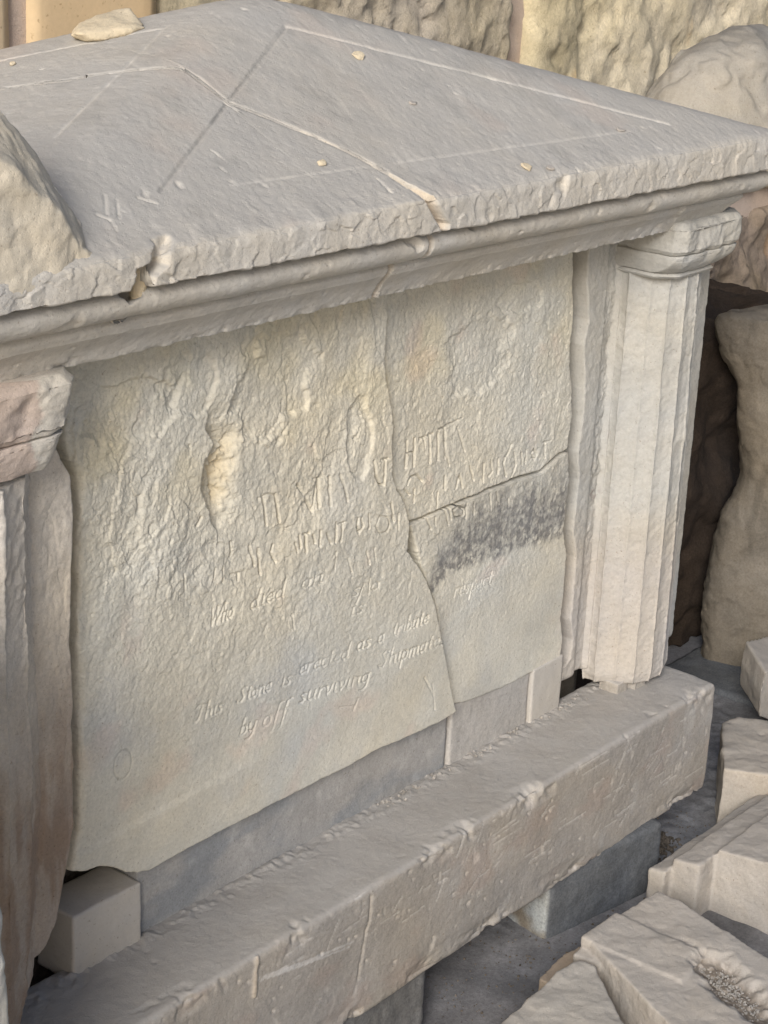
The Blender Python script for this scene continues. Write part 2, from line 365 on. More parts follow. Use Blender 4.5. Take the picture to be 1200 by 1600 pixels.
# ---- lettering (cut strokes); letter shapes in units of the x-height, then slanted
LET = {
 'i': [[(.15, 1), (.15, .08), (.3, 0)]], 't': [[(.2, 1.5), (.2, .12), (.38, 0)], [(0, 1), (.4, 1)]],
 'h': [[(.1, 1.9), (.1, 0)], [(.1, .75), (.35, 1), (.5, .85), (.5, .1), (.62, 0)]],
 's': [[(.42, .88), (.25, 1), (.1, .8), (.38, .3), (.25, 0), (.05, .12)]],
 'o': [[(.28, 1), (.08, .75), (.08, .25), (.28, 0)], [(.28, 1), (.48, .75), (.48, .25), (.28, 0)]],
 'n': [[(.1, 1), (.1, 0)], [(.1, .7), (.35, 1), (.5, .85), (.5, .1), (.62, 0)]],
 'e': [[(.1, .5), (.45, .62), (.42, .92), (.28, 1), (.1, .75), (.1, .25), (.28, 0), (.48, .15)]],
 'r': [[(.1, 1), (.1, 0)], [(.1, .65), (.3, 1), (.42, .95)]],
 'c': [[(.45, .88), (.28, 1), (.1, .75), (.1, .25), (.28, 0), (.46, .14)]],
 'd': [[(.46, .85), (.28, 1), (.08, .75), (.08, .25), (.25, 0), (.46, .25)], [(.5, 1.85), (.48, .1), (.6, 0)]],
 'a': [[(.46, .85), (.28, 1), (.08, .75), (.08, .25), (.25, 0), (.46, .25)], [(.5, 1), (.48, .1), (.6, 0)]],
 'b': [[(.1, 1.9), (.1, .1), (.28, 0), (.48, .25), (.48, .75), (.3, 1), (.1, .75)]],
 'u': [[(.1, 1), (.1, .2), (.25, 0), (.46, .25)], [(.5, 1), (.5, .1), (.62, 0)]],
 'p': [[(.1, 1), (.1, -.85)], [(.1, .8), (.3, 1), (.48, .75), (.48, .25), (.3, 0), (.1, .2)]],
 'v': [[(.02, 1), (.12, .9), (.22, 0), (.42, .6), (.44, 1)]],
 'g': [[(.46, .85), (.28, 1), (.08, .75), (.08, .25), (.25, 0), (.46, .25)], [(.5, 1), (.48, -.5), (.25, -.85), (0, -.7)]],
 'm': [[(.1, 1), (.1, 0)], [(.1, .7), (.3, 1), (.42, .85), (.42, 0)], [(.42, .7), (.62, 1), (.75, .85), (.75, .1), (.86, 0)]],
 'w': [[(.02, 1), (.15, 0), (.35, .8)], [(.35, 1), (.48, 0), (.7, .7), (.7, 1)]],
 'y': [[(.05, 1), (.1, .3), (.25, 0), (.46, .3)], [(.5, 1), (.46, -.4), (.25, -.85), (0, -.7)]],
 'f': [[(.5, 1.8), (.35, 1.9), (.22, 1.6), (.16, -.6), (.0, -.85)], [(.02, 1), (.4, 1)]],
 'T': [[(0, 1.65), (.15, 1.85), (.85, 1.75)], [(.5, 1.8), (.42, .2), (.25, 0), (.05, .15)]],
 'S': [[(.65, 1.6), (.4, 1.85), (.15, 1.5), (.55, .6), (.4, .05), (.1, .1), (0, .35)]],
 'W': [[(.0, 1.8), (.25, 0), (.55, 1.6)], [(.55, 1.8), (.75, 0), (1.1, 1.5), (1.15, 1.85)]],
}
WID = {'i': .36, 't': .48, 'h': .68, 's': .52, 'o': .62, 'n': .68, 'e': .58, 'r': .5, 'c': .54, 'd': .68, 'a': .68, 'b': .6, 'u': .7, 'p': .6,
       'v': .54, 'g': .64, 'm': .94, 'w': .8, 'y': .62, 'f': .5, 'T': .9, 'S': .8, 'W': 1.25, ' ': .55}
STROKES = []          # (a, b, half width, depth) on the panel plane
def add_stroke(a, b, hw, dep): STROKES.append((np.array(a, float), np.array(b, float), hw, dep))
def carve_word(word, p0, p1, xh_px, dep=0.0033, slant=0.32):
    a = at(*p0, 1, 0)[[0, 2]]; b = at(*p1, 1, 0)[[0, 2]]
    up = at(p0[0], p0[1] - xh_px, 1, 0)[[0, 2]]; xh = abs(up[1] - a[1])
    tot = sum(WID[c] for c in word); L = np.linalg.norm(b - a); sx = L / tot; d = (b - a) / L
    cur = 0.0
    for c in word:
        for pl in LET.get(c, []):
            pp = [a + d * ((cur + x) * sx + slant * y * xh) + np.array([0, y * xh]) for x, y in pl]
            for u, v in zip(pp[:-1], pp[1:]):
                vv = v - u; steep = abs(vv[1]) / (np.linalg.norm(vv) + 1e-9)
                add_stroke(u, v, 0.0011 + 0.0010 * steep, dep * (0.6 + 0.4 * steep))
        cur += WID[c]
carve_word('This', (296, 1128), (343, 1110), 13)
carve_word('Stone', (366, 1098), (419, 1077), 12)
carve_word('is', (434, 1073), (451, 1066), 12)
carve_word('erected', (462, 1054), (541, 1026), 13)
carve_word('as a', (552, 1016), (596, 1000), 12)
carve_word('tribute', (607, 993), (664, 971), 12)
carve_word('respect', (712, 936), (772, 914), 13)
carve_word('by', (370, 1149), (396, 1138), 13)
carve_word('off', (405, 1136), (446, 1119), 15)
carve_word('surviving', (462, 1098), (572, 1062), 13)
carve_word('Shipmates', (585, 1043), (690, 1004), 13)
carve_word('Who', (322, 978), (360, 962), 14, 0.0034)
carve_word('died', (384, 953), (440, 930), 14, 0.0034)
carve_word('on', (464, 920), (500, 908), 14, 0.0033)
carve_word('s o', (543, 932), (590, 918), 12, 0.003)
carve_word('is', (540, 962), (565, 954), 12, 0.0028)
def trace(off, sc, lines, hw=0.0023, dep=0.0062):
    for ln in lines:
        k = ln[0] if isinstance(ln[0], (int, float)) else 1.0
        pts = ln[1:] if isinstance(ln[0], (int, float)) else ln
        pp = [at(off[0] + x * sc, off[1] + y * sc, 1, 0)[[0, 2]] for x, y in pts]
        for u, v in zip(pp[:-1], pp[1:]): add_stroke(u, v, hw * k, dep * min(k, 1.3))
trace((280, 640), 0.3, [   # capitals of the upper lines, left slab
 [1.2, (435, 452), (450, 600)], [0.8, (425, 452), (465, 438), (495, 445)], [1.3, (497, 440), (515, 585)], [1.4, (610, 388), (650, 450), (688, 528)], [0.8, (688, 528), (722, 372)],
 [1.4, (728, 360), (722, 505)], [1.4, (778, 352), (780, 500)], [1.1, (830, 340), (848, 400), (862, 470)], [1.2, (1003, 265), (1010, 340), (1030, 388), (1050, 385)], [1.2, (1058, 262), (1050, 390)],
 [0.7, (700, 362), (740, 352)], [0.7, (1035, 258), (1075, 250)], [(612, 650), (617, 712)], [1.1, (643, 645), (645, 735)], [0.7, (630, 645), (665, 640)], [(683, 650), (692, 690)], [1.1, (720, 628), (714, 705)],
 [(752, 640), (772, 690)], [1.1, (802, 588), (795, 685)], [(832, 588), (824, 680)], [0.8, (812, 590), (842, 580)], [1.1, (912, 560), (905, 600), (918, 636)], [(930, 560), (938, 600), (918, 636)], [1.1, (970, 540), (972, 612)],
 [0.7, (1005, 600), (1030, 640), (1070, 630), (1085, 590), (1070, 555), (1030, 550), (1005, 600)], [1.1, (1090, 488), (1104, 578)], [(1130, 540), (1128, 620)],
 [1.1, (362, 710), (385, 812)], [1.2, (405, 725), (412, 850)], [(480, 702), (470, 745), (490, 790)], [0.8, (800, 740), (795, 830)], [0.8, (960, 735), (975, 800)], [0.8, (1000, 715), (1010, 780)], [0.8, (865, 770), (880, 840)],
 [(105, 560), (85, 600)], [(262, 690), (265, 760)], [0.9, (590, 690), (600, 735)]])
trace((600, 640), 0.26667, [   # right slabs
 [1.4, (165, 200), (158, 352)], [1.3, (212, 182), (204, 342)], [0.8, (165, 268), (208, 255)], [1.0, (270, 175), (270, 232)], [1.4, (303, 158), (298, 318)], [1.1, (355, 150), (345, 302)], [1.3, (396, 125), (388, 292)],
 [1.0, (465, 115), (485, 180), (502, 250)], [0.8, (392, 250), (412, 340)], [0.8, (240, 180), (325, 152)], [0.8, (360, 130), (500, 60)],
 [0.9, (165, 450), (185, 405), (225, 392), (255, 430)], [1.0, (207, 480), (205, 555)], [0.9, (150, 480), (180, 510)], [1.1, (385, 402), (383, 480)], [0.9, (470, 390), (448, 470)], [1.0, (470, 390), (486, 462)], [1.0, (530, 342), (550, 420)],
 [1.1, (612, 328), (604, 432)], [1.0, (650, 312), (660, 370), (640, 400)], [1.1, (695, 298), (692, 382)], [1.0, (735, 290), (725, 330), (742, 400)], [1.1, (775, 215), (745, 280)], [1.0, (790, 262), (800, 330), (770, 400)],
 [1.0, (830, 262), (835, 330)], [1.0, (860, 248), (855, 320)], [1.0, (905, 240), (890, 270), (905, 302), (920, 270), (905, 240)], [1.1, (968, 200), (965, 290)], [0.8, (960, 200), (1000, 190)],
 [0.9, (345, 495), (335, 590)], [0.9, (380, 600), (398, 680)], [1.0, (405, 590), (412, 650)], [1.0, (455, 570), (425, 600), (440, 640), (480, 630), (490, 590), (455, 570)], [1.0, (502, 565), (498, 640)], [1.0, (545, 555), (545, 620)], [1.0, (640, 505), (645, 590)],
 [0.9, (680, 492), (692, 560)], [0.9, (750, 530), (748, 580)], [0.9, (270, 640), (300, 710)], [0.8, (320, 640), (325, 690)]])
trace((280, 880), 0.3667, [   # faint lower lines
 [0.9, (12, 50), (16, 120)], [0.9, (150, 20), (140, 75)], [0.9, (182, 15), (180, 80)], [0.9, (215, 50), (250, 40), (245, 70)], [0.7, (330, 0), (340, 40)], [0.9, (775, 85), (740, 170)], [0.8, (800, 60), (795, 130)],
 [1.0, (470, 215), (478, 275)], [0.8, (1030, 480), (1060, 540), (1068, 560)], [0.8, (1065, 505), (1075, 620)], [0.8, (750, 570), (730, 620)], [0.7, (670, 610), (740, 600)]], dep=0.0034)

FRESH = np.array([1.12, 1.03, 0.88])
def panel_relief(X, Z):
    """height toward the viewer (metres, <=0 mostly) and colour tint of the slab face"""
    q = np.stack([X, np.full_like(X, 0.3), Z], 1)
    sk = np.stack([X - 0.5 * Z * 0, np.full_like(X, 0.3), Z * 0.55], 1)       # flakes run downwards
    wob = 0.05 * fbm(q, 5, 3, 77)
    # original dressed face survives low down and on the right slab's lower half
    edge = 0.33 + 0.16 * sstep(X, 0.25, 0.75) + wob - 0.05 * sstep(X, 0.6, 0.9)
    ero = sstep(Z, edge - 0.05, edge + 0.10)
    ero2 = np.maximum(ero, 0.55 * (1 - sstep(X, 0.02, 0.12)) * sstep(Z, 0.1, 0.3))
    h = -0.006 * ero2
    loc = (0.5 + 0.9 * sstep(fbm(q, 4, 2, 19), -.2, .35)) * (1 - .45 * sstep(X, .62, .70))
    h += ero2 * loc * (0.0075 * flakes(sk, 5, 11, 3.0, 0.13) + 0.0030 * facets(X, Z * .6, 12, 31) + 0.0016 * facets(X, Z * .7, 32, 32) + 0.005 * fbm(sk, 7, 3, 12) + 0.0014 * fbm(q, 60, 4, 13, .7))
    mid = 0.30 + 0.70 * sstep(Z, -0.02, 0.30)
    h += mid * (0.0012 * fbm(q, 22, 4, 14) + 0.0013 * fbm(q, 90, 4, 15, .7) + 0.0010 * facets(X, Z * .8, 44, 16) * sstep(Z, .05, .3) + .0016 * flakes(q, 13, 16, 2.5, .08) * sstep(Z, .08, .3))
    h -= 0.0028 * pits(q, 85, 17, .42) * (0.35 + ero2) + 0.0015 * pits(q, 190, 117, .4)
    h += 0.004 * fbm(q, 3, 2, 18)
    T = np.ones((len(X), 3))
    sp = pits(q, 150, 118, .45)[:, None]; T *= 1 - .35 * sp
    # cavity with fresh yellow stone
    def pxz(u, v): return at(u, v, 1, 0)[[0, 2]]
    cav = np.array([pxz(*c) for c in ((338, 668), (350, 690), (334, 715), (331, 760), (338, 800), (350, 830))])
    wv_ = 0.010 * fbm(q, 20, 4, 21, .6)
    xl_ = np.interp(Z, cav[::-1, 1], cav[::-1, 0]) + wv_ - .022; zr = sstep(Z, cav[-1, 1] - .03, cav[-1, 1] + .05) * (1 - sstep(Z, cav[0, 1] - .02, cav[0, 1] + .05))
    sx_ = X - xl_; bowl = sstep(sx_, 0, .009) * (1 - sstep(sx_, .012, .075 + 2 * wv_)) * zr
    h -= 0.017 * bowl * (1 + .5 * facets(X, Z, 30, 22)) + .004 * bowl * fbm(q, 40, 4, 23, .6)
    x2 = xl_ + .026 + wv_; s2 = X - x2; b2 = sstep(s2, 0, .005) * (1 - sstep(s2, .008, .05)) * sstep(Z, pxz(0, 880)[1] if False else cav[-1, 1] + .03, cav[-1, 1] + .07) * (1 - sstep(Z, cav[0, 1] - .06, cav[0, 1] - .01))
    h -= .009 * b2
    fy = (np.clip(b2 * 1.1 + .35 * bowl, 0, 1) * (.7 + .6 * fbm(q, 25, 3, 24)).clip(0, 1))[:, None]; T = T * (1 - fy) + fy * np.array([1.10, .99, .80])
    # another flaked hollow up left, stepping
    for (u, v, ru, rv, dp) in ((205, 640, .10, .05, .007), (430, 600, .10, .09, .006), (560, 690, .035, .07, .005), (760, 560, .10, .08, .004), (300, 600, .06, .05, .006), (830, 470, .07, .03, .005)):
        c = pxz(u, v); dd = np.hypot((X - c[0]) / ru, (Z - c[1]) / rv) + 0.5 * fbm(q, 20, 4, int(u))
        h -= dp * (1 - sstep(dd, 0.8, 0.98))
    warm = sstep(fbm(q, 6, 3, 24), 0.0, 0.5) * sstep(Z, .45, .62)
    T *= (1 + warm[:, None] * np.array([0.05, 0.01, -0.10]))
    # black-grey lichen band on the lower right slab
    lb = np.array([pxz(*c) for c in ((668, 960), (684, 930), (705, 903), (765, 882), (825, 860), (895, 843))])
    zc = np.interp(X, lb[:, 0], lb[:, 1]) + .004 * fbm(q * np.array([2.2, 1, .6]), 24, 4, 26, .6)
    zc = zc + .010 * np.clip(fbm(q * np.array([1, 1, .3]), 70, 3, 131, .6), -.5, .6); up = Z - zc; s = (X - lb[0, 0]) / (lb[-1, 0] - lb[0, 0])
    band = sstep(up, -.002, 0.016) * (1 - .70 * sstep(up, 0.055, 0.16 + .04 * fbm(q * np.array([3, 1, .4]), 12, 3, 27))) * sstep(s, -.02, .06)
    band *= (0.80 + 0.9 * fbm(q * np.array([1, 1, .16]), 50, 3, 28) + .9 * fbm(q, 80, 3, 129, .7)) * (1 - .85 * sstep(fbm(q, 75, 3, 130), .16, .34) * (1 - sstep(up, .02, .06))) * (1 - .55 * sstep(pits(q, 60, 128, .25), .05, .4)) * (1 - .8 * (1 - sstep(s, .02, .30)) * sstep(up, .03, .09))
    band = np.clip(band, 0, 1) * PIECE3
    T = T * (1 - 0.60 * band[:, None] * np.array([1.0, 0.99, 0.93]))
    # ochre and grey patches over the face
    pk = sstep(fbm(q, 9, 3, 29), 0.25, 0.55)[:, None]; T *= 1 + pk * np.array([0.03, -0.03, -0.04])
    gr = sstep(fbm(q, 5, 4, 30), 0.05, 0.5)[:, None] * (1 - ero)[:, None]; T *= 1 - gr * np.array([0.10, 0.08, 0.03])
    # lettering
    wear = np.clip(0.88 + 1.2 * fbm(q, 12, 3, 33), 0.2, 1.15)
    for a, b, hw, dep in STROKES:
        lo = np.minimum(a, b) - hw * 2; hi = np.maximum(a, b) + hw * 2
        m = np.nonzero((X > lo[0]) & (X < hi[0]) & (Z > lo[1]) & (Z < hi[1]))[0]
        if len(m):
            dd = seg_dist(X[m], Z[m], a, b)
            cut[m] = np.maximum(cut[m], 1.35 * dep * wear[m] * np.clip(1 - dd / (hw * 1.15), 0, 1) ** .8)
    # a lightly scratched ring and a slanting ledge near the bottom left
    rc = pxz(187, 1192); rd = np.abs(np.hypot((X - rc[0]) / 0.018, (Z - rc[1]) / 0.023) - 1)
    g = 1 - sstep(rd, 0.03, 0.10); h -= 0.0012 * g; T *= (1 - 0.18 * g)[:, None]
    la, lb = pxz(130, 1330), pxz(390, 1190)
    sd_ = (Z - la[1]) - (X - la[0]) * (lb[1] - la[1]) / (lb[0] - la[0]) + 0.008 * fbm(q, 16, 3, 36)
    h -= 0.0035 * sstep(sd_, -0.004, 0.01) * (1 - sstep(sd_, 0.03, 0.09)) * (1 - sstep(X, 0.25, 0.45))
    return h, T
cut = None; PIECE3 = 0.0
def slab(name, left, right, bottom, top, step, y0, thick, label, rl, rr, rb, seed, tilt=(0, 0)):
    global cut, PIECE3
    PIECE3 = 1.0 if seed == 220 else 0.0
    L, R, B, T = (panel_xy(p) for p in (left, right, bottom, top))      # left/right run top -> bottom, top/bottom left -> right
    for c0, c1, i, j in ((L, T, 0, 0), (R, T, 0, -1), (L, B, -1, 0), (R, B, -1, -1)):
        m = (c0[i] + c1[j]) / 2; c0[i] = m; c1[j] = m
    nu = int(np.linalg.norm(T[-1] - T[0]) * 1.05 / step) + 2; nv = int(np.linalg.norm(L[-1] - L[0]) / step) + 2
    L = resample(L, nv, .0022, seed, 45); R = resample(R, nv, .0022, seed + 1, 45); B = resample(B, nu, .0022, seed + 2, 45); T = resample(T, nu)
    u = np.linspace(0, 1, nu)[:, None, None]; v = np.linspace(0, 1, nv)[None, :, None]
    C = (1 - u) * L[None] + u * R[None] + (1 - v) * T[:, None] + v * B[:, None] - ((1 - u) * (1 - v) * L[0] + u * (1 - v) * R[0] + (1 - u) * v * L[-1] + u * v * R[-1])
    X, Z = C[..., 0].ravel(), C[..., 1].ravel(); cut = np.zeros(len(X))
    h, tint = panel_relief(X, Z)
    h = h - cut
    wd = np.linalg.norm(C[-1] - C[0], axis=-1)[None, :]; ht = np.linalg.norm(C[:, -1] - C[:, 0], axis=-1)[:, None]
    q = np.stack([X, X * 0, Z], 1); nz = (1 + 1.8 * fbm(q, 9, 2, seed + 7)).reshape(nu, nv)
    round_ = np.zeros((nu, nv)); fresh = np.zeros((nu, nv))
    for dist, r in ((u[..., 0] * wd, rl), ((1 - u[..., 0]) * wd, rr), ((1 - v[..., 0]) * ht, rb)):
        rn = np.clip(r * nz, 0.001, 0.05); k = np.clip(1 - dist / rn, 0, 1)
        round_ += np.minimum(rn, 0.02) * (1 - np.sqrt(1 - k ** 2 * 0.999)); fresh = np.maximum(fresh, k)
    tint = tint * (1 + 0.10 * fresh.ravel()[:, None] * np.array([1.0, 0.85, 0.55]))
    Y = y0 - h.reshape(nu, nv) + round_ + tilt[0] * (u[..., 0] - .5) + tilt[1] * (v[..., 0] - .5)
    P = np.stack([C[..., 0], Y, C[..., 1]], -1)
    NP = 3
    P = np.pad(P, ((NP, NP), (NP, NP), (0, 0)), 'edge'); TT = np.pad(tint.reshape(nu, nv, 3), ((NP, NP), (NP, NP), (0, 0)), 'edge')
    ii = np.arange(nu + 2 * NP)[:, None]; jj = np.arange(nv + 2 * NP)[None, :]
    k = np.maximum(np.maximum(NP - ii, ii - (nu + NP - 1)), np.maximum(NP - jj, jj - (nv + NP - 1))).clip(0)
    P[..., 1] = np.where(k > 0, P[..., 1] * (1 - k / NP) + (y0 + thick) * k / NP, P[..., 1])
    V = P.reshape(-1, 3)
    o = link_mesh(name, V, grid_faces(nu + 2 * NP, nv + 2 * NP, flip=True), MAT_PANEL, tint=TT.reshape(-1, 3))
    return tag(o, label, 'inscribed slab', 'broken slabs of the inscribed panel')
SH = lambda pts, d: [(u + d, v) for u, v in pts]
S1R = [(612, 380), (610, 465), (608, 500), (604, 540), (606, 590), (612, 625), (617, 665), (612, 700), (613, 740), (618, 765), (632, 785), (640, 820), (636, 860), (650, 880), (665, 905), (678, 940), (688, 990), (697, 1040), (706, 1085), (711, 1110)]
topz = lambda x0, x1: [(x0, 0), (x1, 0)]
def top_line(u0, u1):   # hidden behind the cornice: a level top edge
    return None
def px_top(u):          # image row of z = ZTOP at column u on the panel plane
    lo, hi = 200.0, 900.0
    for _ in range(40):
        m = (lo + hi) / 2
        if at(u, m, 1, 0)[2] > ZTOP: lo = m
        else: hi = m
    return lo
def edge_top(u): return (u, px_top(u))
STEP = 0.0013
slab('inscribed_slab',
     [edge_top(108), (108, 580), (106, 650), (100, 690), (108, 715), (121, 745), (123, 800), (121, 900), (119, 1000), (122, 1100), (123, 1200), (121, 1300), (107, 1358)],
     [edge_top(608)] + SH(S1R[1:], -3.0),
     [(107, 1362), (130, 1360), (150, 1352), (175, 1354), (195, 1361), (228, 1359), (250, 1346), (300, 1318), (340, 1296), (400, 1266), (450, 1241), (500, 1216), (540, 1196), (580, 1171), (640, 1146), (690, 1123), (711, 1110)],
     [edge_top(108), edge_top(608)], STEP, -0.007, 0.09,
     'largest panel slab, left of the long crack, cut with italic lettering and a deep hollow', 0.012, 0.002, 0.003, 200)
slab('inscribed_slab',
     [edge_top(617), (617, 465), (614, 500), (610, 540), (612, 590), (619, 625), (624, 665), (620, 700), (621, 740), (627, 768), (639, 788), (646, 818)],
     [edge_top(906), (907, 400), (907, 450), (908, 500), (902, 540), (903, 600), (901, 650), (895, 690), (893, 704)],
     [(645, 818), (665, 811), (690, 799), (720, 787), (750, 774), (770, 764), (800, 754), (806, 750), (850, 737), (878, 712), (893, 704)],
     [edge_top(617), edge_top(906)], STEP, 0.009, 0.09,
     'upper right panel slab with worn capital letters beside the long crack', 0.010, 0.003, 0.003, 210)
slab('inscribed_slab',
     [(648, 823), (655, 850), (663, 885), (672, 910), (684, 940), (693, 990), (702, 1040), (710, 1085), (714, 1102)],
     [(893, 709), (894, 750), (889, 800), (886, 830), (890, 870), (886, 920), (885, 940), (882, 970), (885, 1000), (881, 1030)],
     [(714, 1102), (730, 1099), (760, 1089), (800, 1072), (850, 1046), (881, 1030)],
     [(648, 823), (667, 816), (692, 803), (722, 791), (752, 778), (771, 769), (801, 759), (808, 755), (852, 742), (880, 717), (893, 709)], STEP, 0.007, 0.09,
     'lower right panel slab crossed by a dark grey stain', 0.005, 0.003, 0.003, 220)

# ================================================================== BROKEN LID
YE = -0.168
def fit(pts, yv):
    w3 = at_poly(pts, 1, yv); return np.polyfit(w3[:, 0], w3[:, 2], 1)
XS_ = [0, 160, 460, 560, 900, 1013, 1143]
tab = dict(fas=[494, 462, 402, 382, 321, 300, 277], tor=[537, 507, 444, 420, 355, 331, 308], fil=[555, 529, 464, 434, 369, 343, 313], cav=[596, 562, 496, 470, 399, 362, 340])
k_cav = fit(list(zip(XS_, tab['cav'])), -0.08); k_fil = fit(list(zip(XS_, tab['fil'])), -0.114)
k_tor = fit(list(zip(XS_, tab['tor'])), -0.124); k_fas = fit(list(zip(XS_, tab['fas'])), -0.154)
k_eav = fit([(300, 388), (560, 332), (640, 313), (900, 266), (1000, 250), (1150, 226)], YE)
APEX = np.array([0.68, 0.325, 1.172]); XL, XR, YB = -0.36, 1.60, 0.80
def eave_z(x): return np.polyval(k_eav, x)
def roof_z(x, y):
    ez = eave_z(x)
    fr = ez + (y - YE) * (APEX[2] - eave_z(APEX[0])) / (APEX[1] - YE)
    bk = ez + (YB - y) * (APEX[2] - eave_z(APEX[0])) / (YB - APEX[1])
    lf = ez + (x - XL) * (APEX[2] - eave_z(APEX[0])) / (APEX[0] - XL)
    rt = ez + (XR - x) * (APEX[2] - eave_z(APEX[0])) / (XR - APEX[0])
    k = 90.0     # soft minimum: worn hips
    return -np.log(np.exp(-k * (fr - 1)) + np.exp(-k * (bk - 1)) + np.exp(-k * (lf - 1)) + np.exp(-k * (rt - 1))) / k + 1
def on_roof(u, v):
    r = ray(u, v); t = np.linspace(2.2, 5.5, 6000) / F_PX
    P = CAM + t[:, None] * r; b = np.nonzero(P[:, 2] < roof_z(P[:, 0], P[:, 1]))[0]
    return P[b[0]] if len(b) else P[-1]
prof = []      # (kind, Y, z as a function of x), from the soffit edge up to the eave
def zz(k0, k1, s): return lambda x: np.polyval(k0, x) * (1 - s) + np.polyval(k1, x) * s
NC, NF, NT, NA = 40, 16, 40, 46
for i in range(NC):                                            # cove
    s = i / (NC - 1); prof.append(('cove_moulding', -0.083 - 0.029 * s + .005 * math.sin(s * math.pi), zz(k_cav, k_fil, s * .96)))
for i in range(NF):                                            # fillet
    s = i / (NF - 1); prof.append(('fillet', -0.113 - 0.003 * math.sin(s * math.pi), zz(k_fil, k_tor, 0.05 + 0.83 * s)))
for i in range(NT):                                            # roll, between two quirks
    s = i / (NT - 1); prof.append(('roll_moulding', -0.115 - 0.030 * math.sin(s * math.pi) ** 0.38 - 0.010 * s, zz(k_tor, k_fas, 0.0 + 0.96 * s)))
for i in range(NA):                                            # fascia
    s = i / (NA - 1)
    yy = YE if s > 0.12 else -0.132 + (YE + 0.132) * math.sqrt(max(0, 1 - (1 - s / 0.12) ** 2))
    prof.append(('fascia', yy, zz(k_fas, k_eav, -0.02 + 0.94 * s)))
KINDS = [p[0] for p in prof]; PY = np.array([p[1] for p in prof])
# crack through lid: on the mouldings and over the roof
mc = {'cove_moulding': (583, 466, 603, 434), 'fillet': (604, 430, 607, 418), 'roll_moulding': (640, 402, 652, 372), 'fascia': (664, 362, 667, 318)}
XC = np.zeros(len(prof))
for kd, (u0, v0, u1, v1) in mc.items():
    idx = [i for i, k in enumerate(KINDS) if k == kd]
    a = at(u0, v0, 1, PY[idx[0]])[0]; b = at(u1, v1, 1, PY[idx[-1]])[0]
    XC[idx] = np.linspace(a, b, len(idx))
XC = XC + 0.004 * fbm(np.stack([np.arange(len(XC)) * 0.05, XC * 0, XC * 0], 1), 1.0, 3, 9)
XTOP = XC[-1]
crk = [on_roof(*p)[:2] for p in [(640, 290), (600, 268), (560, 245), (490, 212), (420, 184), (355, 158), (320, 131), (292, 111), (272, 106), (230, 107), (190, 111), (145, 117), (100, 126), (50, 131), (0, 138)]]
crk = [(XTOP, YE), (XTOP - 0.004, YE + 0.03)] + [tuple(c) for c in crk]
cx = np.array([c[0] for c in crk]); cy = np.array([c[1] for c in crk])
for i in range(1, len(cx)): cx[i] = min(cx[i], cx[i - 1] - 0.003)
cx = np.r_[cx, XL - 0.01]; cy = np.r_[cy, cy[-1] + 0.04]
GAPS = dict(cove_moulding=.010, fillet=.008, roll_moulding=.009, fascia=.022); XTR = XTOP + .022
cxr = cx + .022 * np.exp(-np.clip(cy - YE, 0, 9) / .05)
def yc(x, right=False):
    y = np.interp(-x, -(cxr if right else cx), cy)
    q = np.stack([x, x * 0 + 0.5, x * 0], -1).reshape(-1, 3)
    return y + (0.006 * fbm(q, 30, 3, 4)).reshape(np.shape(x)) * (np.abs(x - XTOP) > 0.02)
# scored lines on the roof (plan coordinates)
def score(p, q): return np.array([on_roof(*p)[:2], on_roof(*q)[:2]])
SCORES = [(score((447, 42), (250, 300)), 0.0034, 0.0030, 0.86), (score((450, 42), (1045, 194)), 0.0018, 0.0052, 1.42), (score((985, 205), (360, 290)), 0.0008, 0.0034, 1.22),
          (score((259, 42), (85, 215)), 0.0016, 0.0036, 1.30), (score((250, 45), (-20, 99)), 0.0016, 0.0046, 1.32)] + [(score(a_, b_), .0022, .0030, 1.26) for a_, b_ in (((164, 305), (166, 334)), ((152, 336), (172, 344)), ((172, 344), (182, 360)), ((183, 312), (186, 342)), ((216, 309), (245, 318)), ((330, 235), (350, 250)), ((345, 262), (352, 268)), ((735, 308), (748, 298)), ((900, 262), (912, 272)), ((590, 280), (612, 300)))]
HOLE = [at(*p, 1, YE) for p in [(222, 462), (222, 440), (236, 420), (250, 398), (262, 380)]]
